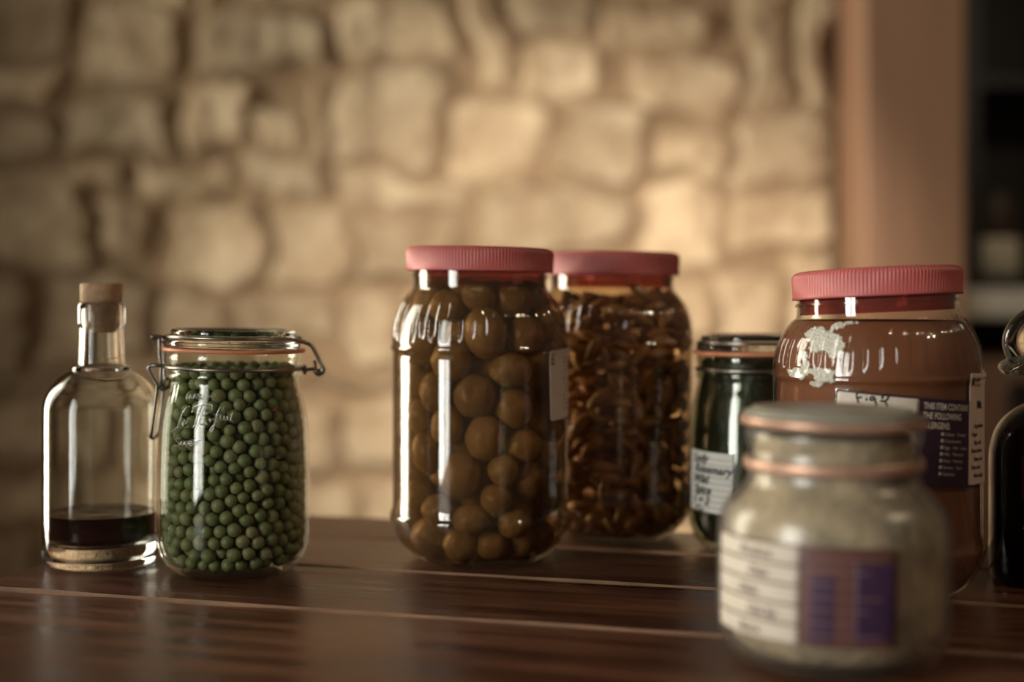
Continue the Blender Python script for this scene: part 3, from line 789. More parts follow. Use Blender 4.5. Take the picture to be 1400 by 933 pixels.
# sticker on the fruit jar -------------------------------------------------------------------
def sticker_fruit():
    tA, zA = jO.hit(751.5, 525); tB, _ = jO.hit(775, 525)
    _, zt_ = jO.hit(760, 478); _, zb_ = jO.hit(760, 574)
    w_ = (tB-tA)*.064+.006; th = tA+w_/2/.064; z0 = (zt_+zb_)/2; h = zt_-zb_
    lb = mesh_obj('label', *patch(jO, th, z0, w_, h, .035, cr=.0018), M['paper_thin'], rO); lb['label'] = 'narrow pinkish price sticker with tiny print'
    ink = MB(); r = random.Random(2)
    for k in range(9):
        rect_on(ink, jO, th, z0, -w_/2+.0016+(k % 3)*.0016, h/2-.0045-(k//3)*.0030, .0012 if r.random() < .6 else .0008, .0022, .035)
    for k in range(14):
        rect_on(ink, jO, th, z0, r.uniform(.0, .004), h/2-.004-k*(h-.008)/14, r.uniform(.002, .006), .0007, .035)
    ink.build('printing', M['faint_ink'], lb)
sticker_fruit()

# labels of the fig jar ------------------------------------------------------------------------
def fig_labels():
    tA, zA = jF.hit(1143, 532); rot = -math.radians(4.8); R = .0660
    W_, H_ = .0985, .0530
    # centre of the sticker from its upper corner nearest the mould
    ca, sa = math.cos(rot), math.sin(rot); ux, uy = W_/2, -H_/2
    th = tA+(ux*ca-uy*sa)/R; z0 = zA+(ux*sa+uy*ca)
    lb = mesh_obj('label', *patch(jF, th, z0, W_, H_, rot, rc=R, cr=.0015), M['purple'], rF); lb['label'] = 'purple and white product label with allergen list'
    split = -W_/2+.0515
    for k in range(4):
        hgt = .0088; yc = H_/2-.0012-hgt/2-k*(hgt+.0010)
        f_ = mesh_obj('writing_field', *patch(jF, th, z0, .0492, hgt, rot, off=.00062, cr=.0013, rc=R, n=(20, 3), x0=-W_/2+.0014+.0246, y0=yc), M['paper'], lb)
    pr = MB()
    text_on(pr, jF, 'Product:', .0040, th, z0, -W_/2+.0028, H_/2-.0072, rot, .00075, R)
    text_on(pr, jF, 'Date:', .0040, th, z0, -W_/2+.0028, H_/2-.0172, rot, .00075, R)
    pr.build('field_print', M['paper_pink'], lb)
    al = MB()
    for k, s in enumerate(('THIS ITEM CONTAINS', 'THE FOLLOWING', 'ALLERGENS:')):
        text_on(al, jF, s, .0054, th, z0, split+.0020, H_/2-.0066-k*.0058, rot, .00060, R, bold=.00014, sx=.66)
    r = random.Random(4)
    words_ = ['Celery   Cereals', 'Crustaceans', 'Eggs   Fish   Lupin', 'Milk   Mustard', 'Nuts   Peanuts', 'Sesame   Soya', 'Sulphites']
    for k, s in enumerate(words_):
        yy = H_/2-.0222-k*.0040
        text_on(al, jF, s, .0027, th, z0, split+.0180, yy, rot, .00060, R)
        rect_on(al, jF, th, z0, split+.0152, yy, .0019, .0019, rot, .00060, R)
    al.build('allergen_print', M['print_white'], lb)
    ink = MB()
    st = [[(208, 191), (232, 187), (258, 184)], [(222, 190), (214, 212), (220, 238), (228, 264)], [(218, 229), (236, 227), (252, 221)],
          [(286, 229), (283, 250)], [(281, 215), (284, 216)],
          [(342, 226), (322, 221), (308, 236), (322, 247), (340, 232), (345, 252), (354, 282)],
          [(396, 236), (396, 218), (418, 208), (436, 220), (426, 242), (400, 254), (383, 250), (400, 252), (418, 264), (430, 288)],
          [(165, 275), (168, 288)], [(268, 278), (262, 292)], [(345, 280), (352, 296)], [(300, 284), (305, 296)]]
    strokes_on(ink, jF, crop(st, 5.185, 1130, 500), .00058, .0009, .30)
    ink.build('handwriting', M['ink'], lb, True)
    # second sticker at the jar's side
    tA, _ = jF.hit(1324, 590); _, z1 = jF.hit(1326, 512); _, z2 = jF.hit(1328, 664)
    w_ = .034; z0 = (z1+z2)/2; h = z1-z2; th = tA+w_/2/R
    lb2 = mesh_obj('label', *patch(jF, th, z0, w_, h, -.03, rc=R, cr=.0012, off=.0006), M['paper_pink'], rF); lb2['label'] = 'narrow beige information sticker with black print'
    ink = MB(); t_ = (lambda s, sz, x, y, b=0: text_on(ink, jF, s, sz, th, z0, x, y, -.03, .0009, R, bold=b))
    rect_on(ink, jF, th, z0, -w_/2+.0020, h/2-.0075, .0022, .0050, -.03, .0009, R)
    t_('NEW', .0034, -w_/2+.0048, h/2-.0050, .0001); t_('ORDER', .0030, -w_/2+.0048, h/2-.0082)
    t_('Mc', .0066, -w_/2+.0095, h/2-.0215, .0003)
    for k, s in enumerate(('Ingredients', 'Sugar', 'figs, salt', 'Best before', 'Keep cool', 'Store dry', 'Net weight')):
        t_(s, .0034, -w_/2+(.003 if k % 2 else .006), h/2-.0335-k*.0051, .0001)
    ink.build('printing', M['ink'], lb2)
fig_labels()
# mould: crumbly white growth on the inside of the wall
def mould():
    polys = [[(243, 255), (275, 205), (325, 195), (335, 172), (385, 180), (400, 165), (435, 180), (440, 205), (480, 225), (495, 170), (560, 130), (610, 135), (612, 190), (560, 200), (520, 215), (500, 235), (560, 245), (605, 275), (605, 320), (637, 335), (625, 370), (560, 380), (540, 440), (480, 465), (460, 410), (400, 390), (360, 420), (330, 400), (310, 440), (285, 370), (300, 325), (260, 300), (250, 345), (240, 320), (265, 285)],
             [(610, 140), (660, 128), (740, 130), (762, 145), (700, 158), (640, 165), (605, 175)],
             [(245, 345), (262, 330), (262, 420), (248, 400)],
             [(210, 405), (260, 408), (290, 450), (270, 490), (300, 520), (300, 560), (330, 570), (380, 550), (440, 560), (545, 580), (520, 650), (535, 690), (500, 700), (440, 690), (400, 740), (350, 730), (280, 700), (290, 680), (340, 670), (330, 620), (300, 610), (250, 640), (220, 675), (180, 645), (110, 635), (80, 560), (110, 572), (160, 545), (210, 560), (195, 520), (240, 515), (235, 480), (195, 465)],
             [(478, 425), (500, 400), (560, 345), (610, 380), (600, 440), (560, 455), (520, 470), (485, 465)]]
    from mathutils.geometry import intersect_point_line
    def inside(p, poly):
        c = False; j = len(poly)-1
        for i in range(len(poly)):
            a, b_ = poly[i], poly[j]
            if (a[1] > p[1]) != (b_[1] > p[1]) and p[0] < (b_[0]-a[0])*(p[1]-a[1])/(b_[1]-a[1])+a[0]: c = not c
            j = i
        return c
    def dist(p, poly):
        d = 1e9
        for i in range(len(poly)):
            a = Vector(poly[i]); b_ = Vector(poly[i-1]); ab = b_-a; t = max(0, min(1, (Vector(p)-a).dot(ab)/max(ab.length_squared, 1e-9))); d = min(d, (a+ab*t-Vector(p)).length)
        return d
    step = 5.0; grid = {}; v = []; hs = {}
    nx, ny = int(720/step), int(660/step)
    def dval(x, y):
        wx, wy = x+14*noise.noise(Vector((x*.05, y*.05, 0)))+9*noise.noise(Vector((x*.14, y*.14, 4))), y+14*noise.noise(Vector((x*.05, y*.05, 9)))+9*noise.noise(Vector((x*.14, y*.14, 7)))
        best = -1e9
        for po in polys:
            s = dist((wx, wy), po)*(1 if inside((wx, wy), po) else -1); best = max(best, s)
        return best
    d = np.array([[dval(70+i*step, 110+j*step) for j in range(ny)] for i in range(nx)])
    idx = -np.ones(d.shape, int); f = []; vb = []
    def vid(i, j):
        if idx[i, j] < 0:
            x, y = (70+i*step)/6.664+1060, (110+j*step)/6.664+420
            th, z = jF.hit(x, y); e = max(0, min(1, (d[i, j]+3)/26)); 
            hgt = .0001+.0011*math.sqrt(e)*(.55+.9*abs(noise.noise(Vector((x*.35, y*.35, 2))))+.35*noise.noise(Vector((x*1.1, y*1.1, 5))))
            idx[i, j] = len(v); q = jF.pt(th, z, -.00215+min(hgt, .0007)); v.append(q); vb.append(jF.pt(th, z, -.0027))
        return idx[i, j]
    used = []
    for i in range(nx-1):
        for j in range(ny-1):
            if min(d[i, j], d[i+1, j], d[i, j+1], d[i+1, j+1]) > -2: f.append((vid(i, j), vid(i, j+1), vid(i+1, j+1), vid(i+1, j))); used.append((i, j))
    n = len(v); cnt = {}
    for q in f:
        for a, b_ in zip(q, q[1:]+q[:1]): cnt[(a, b_)] = 1
    side = [(b_, a, a+n, b_+n) for (a, b_) in cnt if (b_, a) not in cnt]
    f2 = f+[tuple(x+n for x in reversed(q)) for q in f]+side
    o = mesh_obj('mould', v+vb, f2, M['mould']); o.location = jF.loc
    tag(o, 'crumbly white mould clinging inside the shoulder of the fig jar', 'mould')
mould()

# ------------------------------------------------------------------ clip-top jars
def clip_profile(s=1.0):
    pts = [(0, .0035), (.026, .002), (.034, 0), (.040, .0012), (.0465, .0065), (.0505, .0145), (.0522, .024), (.0525, .045), (.0525, .066), (.0518, .088), (.0508, .104), (.0485, .1175), (.0462, .126), (.0450, .131)]
    p = smooth_profile(pts, 4)+[(.0450, .1335), (.0462, .1345), (.0468, .1365), (.0462, .1385), (.0450, .1395), (.0450, .1405), (.0452, .1435), (.0462, .1462), (.0466, .1490), (.0462, .1515), (.0455, .1524)]
    return [(r*s, z*s) for r, z in p]
def clip_lid_profile(s=1.0, zo=.155):
    return [(r*s, (z+zo)*s) for r, z in [(0, .0), (.040, 0), (.0455, .0002), (.0465, .0015), (.0465, .0046), (.0452, .0058), (.0440, .0066), (.0425, .0072), (.0424, .0090), (.0430, .0106), (.0424, .0122), (.0405, .0128), (.0385, .0120), (.037, .0095), (0, .0090)]]
def ring_pts(r, z, n=96, a0=0, a1=2*PI, sag=None):
    return [Vector((r*math.sin(a0+(a1-a0)*i/n), -r*math.cos(a0+(a1-a0)*i/n), z)) for i in range(n)]
def clip_jar(name, label, px, Y, s, tilt, glassmat, lidmat):
    prof = clip_profile(s); jar = Jar(px, Y, prof); root = thing(name, label, 'jar', jar.loc)
    mesh_obj('body', *shell(prof, .0022*s, .005*s, 128), glassmat, root)
    def tl(r, z, t): return r, z+tilt*r*math.sin(t)
    mesh_obj('lid', *lathe(clip_lid_profile(s), 128, lambda k, r, z, t: tl(r, z, t)), lidmat, root)
    g = mesh_obj('gasket', *lathe([(.040*s, .1528*s), (.0488*s, .1526*s), (.0492*s, .1532*s), (.0492*s, .1545*s), (.0488*s, .1550*s), (.040*s, .1549*s), (.040*s, .1528*s)], 128, lambda k, r, z, t: tl(r, z, t)), M['gasket'], root)
    g['label'] = 'orange rubber sealing ring'
    return jar, prof, root
pea_px, pea_Y = 320, 1.02
jP, pP, rP = clip_jar('clip_top_jar', 'tall clip-top glass jar packed with bright green peas and an orange seal', pea_px, pea_Y, 1.0, -.022, M['jar_glass'], M['lid_glass'])
def pea_hardware():
    Yc = pea_Y
    def Q(x, y, dy=0): 
        p = P(x, y, Yc+dy); return p-Vector((jP.X, jP.Y, 0))
    tl = -.022
    def tring(r, z, a0, a1, n=60): return [Vector((r*math.sin(a0+(a1-a0)*i/n), -r*math.cos(a0+(a1-a0)*i/n), z+tl*r*math.sin(a0+(a1-a0)*i/n))) for i in range(n+1)]
    # lid wire: sits in the lid's step, runs out to the hinge loop on one side
    mb = MB(); w_ = .00125
    front = tring(.0452, .1625, -PI*.47, PI*.44); back = tring(.0452, .1625, PI*.53, PI*1.50)
    tube(spline(front[:1]+front[2::6]+[Q(417, 469, -.006), Q(424, 471.5, -.005), Q(429, 478, -.0045), Q(436, 492, -.004), Q(441, 502, -.004), Q(440.5, 508, -.004), Q(434, 511, -.004), Q(429.5, 507, -.004)], 4), w_, 8, False, mb)
    tube(spline(back[::6]+[], 4)[::-1]+spline([back[0], Q(420, 470, .006), Q(427, 474, .005), Q(433, 484, .004), Q(439, 497, .004), Q(443, 505, .004), Q(441, 510, .004), Q(435, 512.5, .004), Q(430, 508, .004)], 4), w_, 8, False, mb)
    mb.build('lid_wire', M['steel'], rP, True)
    # neck wire with its twisted eye towards the hinge
    mb = MB(); full = tring(.0466, .1415, 0, 2*PI, 96)[:-1]
    tube(full, w_, 8, True, mb)
    tube([Q(411, 505), Q(418, 505.5), Q(426, 505), Q(434, 504)], .0012, 8, False, mb)
    tube(spline([Q(416, 500), Q(418, 504, -.003), Q(417, 511), Q(414.5, 505, .003)], 5, True), .0009, 6, True, mb)
    tube(spline([Q(430, 493), Q(431, 499), Q(430.5, 505), Q(434, 509), Q(438, 505)], 4), .0012, 8, False, mb)
    mb.build('neck_wire', M['steel'], rP, True)
    # latch: nose, link and lever
    C4 = lambda x, y, dy=0: Q(x/5.33+190, y/5.33+445, dy)
    mb = MB(); tube(spline([C4(86, 84), C4(105, 90), C4(130, 105), C4(170, 106), C4(215, 100), C4(240, 112, -.004)], 4), [.0008, .0011, .0014, .0016, .0016]+[.0014]*30, 8, False, mb) if False else tube(spline([C4(86, 84), C4(108, 93), C4(140, 108), C4(180, 106), C4(235, 112, -.004)], 4), .0015, 8, False, mb)
    tube([C4(86, 80, -.0015), C4(100, 84, -.0015), C4(128, 84, -.0015), C4(170, 88), C4(222, 92)], .0016, 8, False, mb)
    mb.build('latch_nose', M['steel'], rP, True)
    mb = MB(); lp = [C4(150, 92, -.007), C4(148, 140, -.0078), C4(150, 210, -.0078), C4(160, 300, -.0078), C4(158, 370, -.0075), C4(165, 430, -.0068), C4(180, 445, -.004), C4(190, 440, 0), C4(186, 400, .0055), C4(184, 300, .0068), C4(182, 200, .0068), C4(184, 130, .0065), C4(178, 88, .004), C4(162, 80, -.002)]
    tube(spline(lp, 5, True), .00125, 8, True, mb); mb.build('latch_link', M['steel'], rP, True)
    mb = MB(); lv = [C4(205, 302, -.004), C4(150, 294, -.010), C4(95, 293, -.010), C4(68, 312, -.010), C4(82, 345, -.010), C4(110, 400, -.010), C4(140, 445, -.010), C4(170, 466, -.008), C4(205, 455, -.005), C4(222, 420, -.003), C4(212, 392, -.003), C4(190, 388, -.005)]
    tube(spline(lv, 5), .0013, 8, False, mb)
    u = [C4(132, 440, -.0105), C4(126, 500, -.0105), C4(108, 640, -.0105), C4(88, 780, -.0105), C4(86, 812, -.009), C4(100, 822, -.004), C4(124, 812, .004), C4(138, 785, .0085), C4(160, 620, .0095), C4(174, 490, .0095), C4(176, 455, .009)]
    tube(spline(u, 5), .0013, 8, False, mb); mb.build('latch_lever', M['steel'], rP, True)
    # raised lettering on the glass
    mb = MB()
    st = [[(348, 540), (356, 505), (370, 530), (384, 500), (390, 538)], [(396, 538), (412, 500), (424, 538)], [(402, 524), (420, 524)], [(430, 500), (455, 540)], [(456, 500), (430, 540)], [(505, 520), (545, 512)],
          [(372, 592), (345, 600), (318, 640), (300, 690), (285, 735), (262, 772), (238, 782), (250, 765), (290, 745), (320, 752)],
          [(318, 725), (345, 714), (350, 697), (330, 700), (318, 725), (335, 746), (368, 735)],
          [(455, 600), (430, 660), (410, 720), (395, 745)], [(385, 640), (400, 600), (440, 580), (500, 572), (535, 590), (525, 625), (480, 650), (440, 655)],
          [(488, 682), (460, 684), (446, 708), (462, 726), (488, 692), (488, 722), (506, 720)], [(510, 690), (518, 680), (520, 708)], [(520, 696), (532, 686), (546, 690)],
          [(622, 592), (592, 600), (570, 650), (555, 710), (540, 760), (522, 782), (520, 760), (545, 728), (578, 704)], [(545, 655), (600, 645)],
          [(617, 652), (598, 658), (594, 684), (612, 690), (624, 658), (626, 690), (640, 690)], [(647, 655), (643, 686), (656, 690)], [(650, 636), (651, 640)], [(684, 628), (670, 690), (684, 698)], [(664, 652), (696, 648)],
          [(302, 826), (280, 826), (276, 846), (298, 860), (290, 880), (266, 876)], [(312, 846), (308, 868), (324, 872), (334, 846), (334, 872)], [(346, 846), (340, 896)], [(345, 852), (362, 846), (362, 866), (344, 872)],
          [(372, 864), (390, 858), (384, 845), (370, 858), (376, 876), (394, 870)], [(402, 876), (404, 848), (420, 845)]]
    strokes_on(mb, jP, crop(st, 5.33, 190, 445), .00055, .0001, 1.0, 4, 6)
    mb.build('raised_lettering', M['raised'], rP, True)
pea_hardware()

def peas():
    rp = .0048; n = 1130; r = np.random.default_rng(3)
    zc = r.uniform(.010, .137, n); th = r.uniform(0, 2*PI, n); q = np.sqrt(r.random(n))*.045
    c = np.stack([q*np.sin(th), -q*np.cos(th), zc], -1); rad = rp*r.uniform(.90, 1.10, n)
    Zp, Rp = jP.Z_, jP.R_
    def rin(z): return np.minimum(np.interp(z, Zp, Rp), np.minimum(np.interp(np.maximum(z-.0035, .0036), Zp, Rp)+.0012, np.interp(np.minimum(z+.003, .15), Zp, Rp)+.002))-.0028
    for it in range(110):
        mv = np.zeros_like(c)
        for s0 in range(0, n, 410):
            d = c[s0:s0+410, None]-c[None]; D = np.sqrt((d**2).sum(-1))+1e-9; ov = np.maximum(rad[s0:s0+410, None]+rad[None]-D, 0)
            ov[np.arange(len(ov)), np.arange(s0, s0+len(ov))] = 0
            mv[s0:s0+410] = (d/D[..., None]*ov[..., None]*.5).sum(1)
        c += np.clip(mv, -.002, .002)
        R = np.hypot(c[:, 0], c[:, 1])
        # a gentle push outwards keeps the outer layer tight on the glass
        if it < 90: k = 1+.0006/np.maximum(R, .01)*(R > .028); c[:, 0] *= k; c[:, 1] *= k
        c[:, 2] = np.clip(c[:, 2], .0062+rad, .1445-rad); R = np.hypot(c[:, 0], c[:, 1]); lim = rin(c[:, 2])-rad
        k = np.where(R > lim, lim/np.maximum(R, 1e-9), 1); c[:, 0] *= k; c[:, 1] *= k
    tc = -math.atan2(jP.X, jP.Y); face = (c[:, 0]*math.sin(tc)-c[:, 1]*math.cos(tc))
    dep = rin(c[:, 2])-rad-np.hypot(c[:, 0], c[:, 1])
    score = np.where(face > -.002, -dep*6+face*.35, -9)
    order = np.argsort(-score); ind = order[:300]; rest = order[300:]
    protos = []
    for k in range(5):
        v = []
        for p in ICO3[0]:
            p = Vector(p); s = 1+.035*noise.noise(p*1.4+Vector((k*5, 0, 0)))+.018*noise.noise(p*4+Vector((k*5, 2, 0)))
            d = (p-Vector((.3, .2, .93)).normalized()).length; s -= .06*math.exp(-(d/.22)**2)
            v.append(tuple(p*s*.97))
        me = bpy.data.meshes.new('pea'); me.from_pydata(v, [], ICO3[1]); me.materials.append(M['pea']); me.polygons.foreach_set('use_smooth', [True]*len(me.polygons)); protos.append(me)
    rr = random.Random(9)
    for j, i in enumerate(ind):
        o = bpy.data.objects.new('pea', protos[j % 5]); link(o); o.location = (jP.X+c[i, 0], jP.Y+c[i, 1], c[i, 2]); s = float(rad[i])
        o.scale = (s, s*rr.uniform(.94, 1.0), s*rr.uniform(.92, 1.0)); o.rotation_euler = (rr.uniform(0, 6), rr.uniform(0, 6), rr.uniform(0, 6))
        tag(o, 'round green pea pressed against the glass of the clip-top jar', 'pea', 'green peas against the jar wall')
    mb = MB()
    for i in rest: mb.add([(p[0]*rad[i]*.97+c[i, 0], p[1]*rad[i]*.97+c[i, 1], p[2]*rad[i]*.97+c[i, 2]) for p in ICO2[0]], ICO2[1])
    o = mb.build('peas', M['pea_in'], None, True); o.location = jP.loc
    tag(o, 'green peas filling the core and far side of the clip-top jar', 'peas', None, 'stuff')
peas()

# ---- dark clip jar between the pepper jar and the fig jar
jD, pD, rD = clip_jar('clip_top_jar', 'dark clip-top jar with handwritten white label between pepper jar and fig jar', 1033, 1.11, .962, 0, M['dark_jar_glass'], M['lid_glass'])
def dark_jar():
    mb = MB(); z_ = .1395*.962; tube(ring_pts(.0466*.962, .1410*.962, 96), .0013, 8, True, mb); mb.build('neck_wire', M['steel'], rD, True)
    mb = MB(); tube(ring_pts(.0452*.962, .1620*.962, 96), .0013, 8, True, mb); mb.build('lid_wire', M['steel'], rD, True)
    # contents: dark leafy herbs
    pr = smooth_profile([(0, .0055), (.030, .0058), (.039, .0085), (.0455, .018), (.0472, .03), (.0475, .06), (.0465, .085), (.0440, .11), (.0415, .122), (.0402, .130), (.0402, .142), (.03, .145), (0, .144)], 4)
    def mod(k, r, z, t):
        q = noise.noise(Vector((math.sin(t)*r*110, math.cos(t)*r*110, z*110))); return r*(1-.035*abs(q)), z
    o = mesh_obj('herbs', *lathe(pr, 160, mod), M['herbs']); o.location = jD.loc
    tag(o, 'dark green-black steeped herbs filling the dark clip-top jar', 'herbs', None, 'stuff')
    tA, z1 = jD.hit(946, 612); tB, _ = jD.hit(1003, 612); _, z2 = jD.hit(975, 700); R = .0505
    w_ = (tB-tA)*R; z0 = (z1+z2)/2-.001; h = (z1-z2); th = (tA+tB)/2
    lb = mesh_obj('label', *patch(jD, th, z0, w_, h, -.03, rc=R, cr=.001), M['paper_white'], rD); lb['label'] = 'white handwritten paper label'
    ink = MB()
    for k, s in enumerate(('Lady', 'Rosemary', 'Wild', 'Spice', '1 + 2', 'Gr')):
        text_on(ink, jD, s, .0088, th, z0, -w_/2+.007+(k % 2)*.002, h/2-.0078-k*.0078, -.03, .0008, R, shear=.3, bold=.0002)
    ink.build('handwriting', M['ink'], lb)
    ln = MB()
    for k in range(10): rect_on(ln, jD, th, z0, -w_/2+.001, h/2-.005-k*.0045, w_-.002, .00035, -.03, .0006, R)
    ln.build('ruled_lines', M['faint_ink'], lb)
dark_jar()

# ---- foreground jar
def front_jar():
    prof = smooth_profile([(0, .004), (.034, .002), (.042, 0), (.0485, .001), (.0555, .007), (.0595, .016), (.0605, .026), (.0607, .045), (.0606, .060), (.0602, .069), (.0588, .077), (.0555, .0835), (.0510, .0885), (.0470, .0925), (.0448, .0965)], 4)+[(.0440, .101), (.0447, .1025), (.0447, .106), (.0440, .109), (.0438, .112), (.0450, .115), (.0458, .1195), (.0452, .1232)]
    j = Jar(1139, .77, prof)
    root = thing('preserving_jar', 'squat greenish glass jar with two copper bands, standing nearest the camera', 'jar', j.loc)
    mesh_obj('body', *shell(prof, .0024, .005, 128), M['dusty_glass'], root)
    tl = -.02
    lid = [(0, .1282), (.040, .1282), (.0462, .1283), (.0468, .1291), (.0464, .1303), (.0440, .1310), (.0425, .1313), (.0421, .1322), (.0410, .1329), (.0385, .1330), (.036, .1320), (0, .1317)]
    lo = mesh_obj('lid', *lathe(lid, 128, lambda k, r, z, t: (r, z+tl*r*math.sin(t))), M['dusty_lid'], root)
    bd = mesh_obj('sealing_band', *lathe([(.042, .1238), (.0478, .1236), (.0486, .1244), (.0486, .1274), (.0478, .1281), (.042, .1280), (.042, .1238)], 128, lambda k, r, z, t: (r, z+tl*r*math.sin(t))), M['copper'], root); bd['label'] = 'copper-coloured band under the lid'
    bd = mesh_obj('neck_band', *lathe([(.0449, .1010), (.0462, .1011), (.0468, .1025), (.0468, .1060), (.0462, .1073), (.0449, .1075), (.0449, .1010)], 128), M['copper'], root); bd['label'] = 'copper-coloured ring round the neck'
    # oats
    pr = smooth_profile([(0, .006), (.036, .0062), (.046, .0085), (.0540, .017), (.0570, .028), (.0574, .06), (.0570, .069), (.0550, .0765), (.0510, .0825), (.0460, .0880), (.0420, .093), (.0410, .100), (.0408, .116), (.036, .119), (0, .119)], 4)
    def mod(k, r, z, t):
        q = noise.noise(Vector((math.sin(t)*r*160, math.cos(t)*r*160, z*160))); return r*(1-.03*abs(q)-.0), z
    mb = MB(); mb.add(*lathe(pr, 200, mod)); rr = random.Random(8); zr = sorted((z, r) for r, z in pr)
    for i in range(1000):
        z = rr.uniform(.012, .114); R = float(np.interp(z, [a for a, _ in zr], [b_ for _, b_ in zr]))-.0006; t = rr.uniform(0, 2*PI)
        cpt = Vector((R*math.sin(t), -R*math.cos(t), z)); n_ = Vector((math.sin(t), -math.cos(t), 0)); q = n_.to_track_quat('Z', 'Y').to_matrix() @ Matrix.Rotation(rr.uniform(0, 6), 3, 'Z')
        s = rr.uniform(.0016, .0030); vs = [q @ Vector((s*math.cos(a), s*.7*math.sin(a), 0))+cpt for a in [PI*k/3 for k in range(6)]]+[q @ Vector((0, 0, .0006))+cpt]
        mb.add(vs, [(k, (k+1) % 6, 6) for k in range(6)])
    o = mb.build('rolled_oats', M['oats'], None, True); o.location = j.loc
    tag(o, 'pale beige oats filling the squat jar nearest the camera', 'oats', None, 'stuff')
    # label, white half and printed half
    tA, _ = j.hit(986, 800); tB, _ = j.hit(1095, 800); tC, _ = j.hit(1226, 800); _, z1 = j.hit(1120, 748); _, z2 = j.hit(1120, 884); R = .0606
    z0, h = (z1+z2)/2, z1-z2; W_ = (tC-tA)*R; th = (tA+tC)/2; sp = -W_/2+(tB-tA)*R
    lb = mesh_obj('label', *patch(j, th, z0, W_, h, -.02, rc=R, cr=.0015), M['maroon'], root); lb['label'] = 'cream and maroon product label'
    for k in range(5):
        hh = h/5-.0012; mesh_obj('writing_field', *patch(j, th, z0, sp+W_/2-.002, hh, -.02, off=.0007, cr=.001, rc=R, n=(20, 3), x0=(-W_/2+sp)/2, y0=h/2-.001-hh/2-k*h/5), M['paper'], lb)
    pw_ = W_/2-sp
    mesh_obj('violet_panel', *patch(j, th, z0, pw_*.24, h*.66, -.02, off=.0007, cr=.001, rc=R, n=(12, 3), x0=sp+pw_*.22, y0=-h*.12), M['violet'], lb)
    mesh_obj('violet_panel', *patch(j, th, z0, pw_*.42, h*.78, -.02, off=.0007, cr=.001, rc=R, n=(12, 3), x0=sp+pw_*.76, y0=-h*.04), M['violet'], lb)
    ink = MB()
    for k, s in enumerate(('Product', 'Oats', 'Date', 'Use by', 'Store')): text_on(ink, j, s, .0062, th, z0, -W_/2+.022+(k % 2)*.006, h/2-.0075-k*h/5, -.02, .0011, R, shear=.25, bold=.0002)
    ink.build('handwriting', M['faint_ink'], lb)
    pw = MB()
    for k in range(7): rect_on(pw, j, th, z0, sp+.004, h/2-.006-k*.0062, W_/2-sp-.012-.006*(k % 3), .0010, -.02, .0011, R)
    pw.build('printed_lines', plain('dim_label_print', (.20, .10, .10), .6), lb)
M['dusty_lid'] = plain('frosted_lid_glass', (.30, .28, .22), .35, 0, .1, 40)
front_jar()

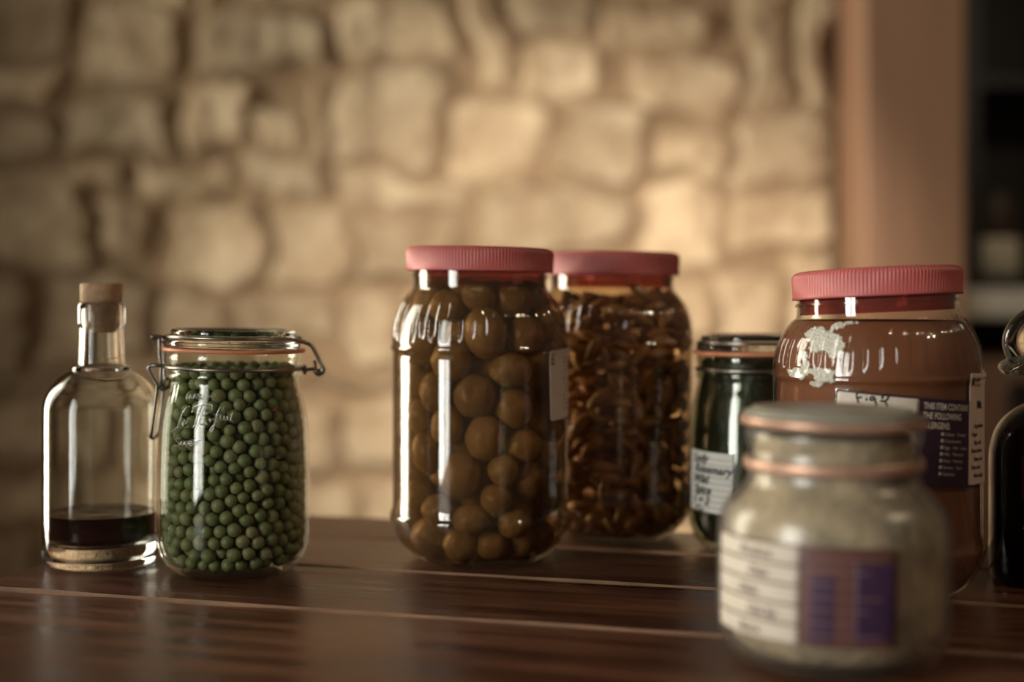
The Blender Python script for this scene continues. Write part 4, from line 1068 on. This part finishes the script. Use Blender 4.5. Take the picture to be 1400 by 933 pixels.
# ------------------------------------------------------------------ corked bottle
def bottle():
    Y = 1.045; s = Y/F
    x0 = 138.5
    prof = smooth_profile([(0, .0028), (.022, .002), (.032, 0), (.0365, .0008), (.0395, .0045), (.0404, .009), (.0405, .020)], 4)+[(.0405, .04), (.0405, .06), (.0405, .08), (.0405, .100)]
    prof += smooth_profile([(.0405, .108), (.0398, .1155), (.0375, .1225), (.0335, .1285), (.0280, .1335), (.0225, .1368), (.0203, .1378)], 4)
    prof += [(.0203, .1385), (.0206, .1398), (.0200, .1410), (.0178, .1416), (.0165, .1422)]
    prof += smooth_profile([(.0162, .1435), (.0160, .150), (.0156, .160), (.0153, .1700)], 3)+[(.0164, .1706), (.0167, .1718), (.0167, .1845), (.0163, .1858), (.0155, .1862)]
    j = Jar(x0, Y, prof); root = thing('glass_bottle', 'clear round-shouldered bottle with a little dark red wine and a cork', 'bottle', j.loc)
    inner = [(.0115, .1862), (.0112, .1845), (.0112, .170), (.0120, .150), (.0125, .1435)]+smooth_profile([(.0130, .1405), (.0180, .1370), (.0250, .1325), (.0310, .1270), (.0355, .1205), (.0378, .1140), (.0384, .108)], 4)+[(.0384, .09), (.0384, .06), (.0384, .030)]+smooth_profile([(.0384, .024), (.0380, .0195), (.0355, .0165), (.030, .0150), (.02, .0146), (0, .0150)], 4)
    mesh_obj('body', *lathe(prof+inner, 144), M['glass'], root)
    ck = mesh_obj('cork', *lathe([(0, .165), (.0094, .165), (.0106, .1665), (.0109, .1864), (.0140, .1868), (.0146, .1874), (.0147, .1990), (.0141, .2000), (0, .2001)], 64), M['cork'], root); ck['label'] = 'pale turned stopper'
    lz = [(0, .0156), (.02, .0152), (.0300, .0157), (.0350, .0170), (.0374, .0200), (.0379, .0245), (.0379, .0367), (.0383, .0372), (.0374, .0370), (0, .0370)]
    o = mesh_obj('wine', *lathe(lz, 96), M['wine']); o.location = j.loc
    tag(o, 'shallow dark red wine in the bottom of the corked bottle', 'wine')
bottle()

# ------------------------------------------------------------------ dark bottle at the frame's edge
def dark_bottle():
    Y = .985; c = 1441; s = Y/F
    z = lambda y: EYE-(y-400)*s
    prof = smooth_profile([(0, .003), (.030, .0015), (.036, 0), (.0405, .002), (.0420, .010)], 4)+[(.0420, .03), (.0420, .06)]+smooth_profile([(.0420, .078), (.0413, .088), (.0385, .099), (.0330, .108), (.0250, .115), (.0180, .119), (.0145, .122), (.0138, .128)], 4)+[(.0138, .1345), (.0160, .1355), (.0160, .139), (0, .139)]
    j = Jar(c, Y, prof); root = thing('dark_bottle', 'near-black bottle with a looped glass stopper beyond the fig jar', 'bottle', j.loc)
    mesh_obj('body', *lathe(prof, 128), M['dark_glass'], root)
    st = MB()
    st.add(*lathe([(0, .1392), (.020, .1392), (.031, .1385), (.0350, .1398), (.0360, .1420), (.0345, .1450), (.0300, .1480), (.0265, .1510), (.012, .153), (0, .153)], 96, lambda k, r, z, t: (r, z+(.0012*math.cos(7*t) if r > .029 else 0))))
    cz = z(468)
    st2 = [Vector((.0262*math.cos(a), 0, cz+.0190*math.sin(a))) for a in [2*PI*i/64 for i in range(64)]]
    v, f = tube(st2, .0082, 16, True); st.add(v, f)
    st.build('stopper', M['stopper_glass'], root, True)['label'] = 'clear glass stopper shaped as a ring'
    tA, zA = j.hit(1396, 640); lb = mesh_obj('label', *patch(j, tA+.25, .072, .020, .030, 0, cr=.002), M['maroon'], root); lb['label'] = 'small dark red label'
dark_bottle()
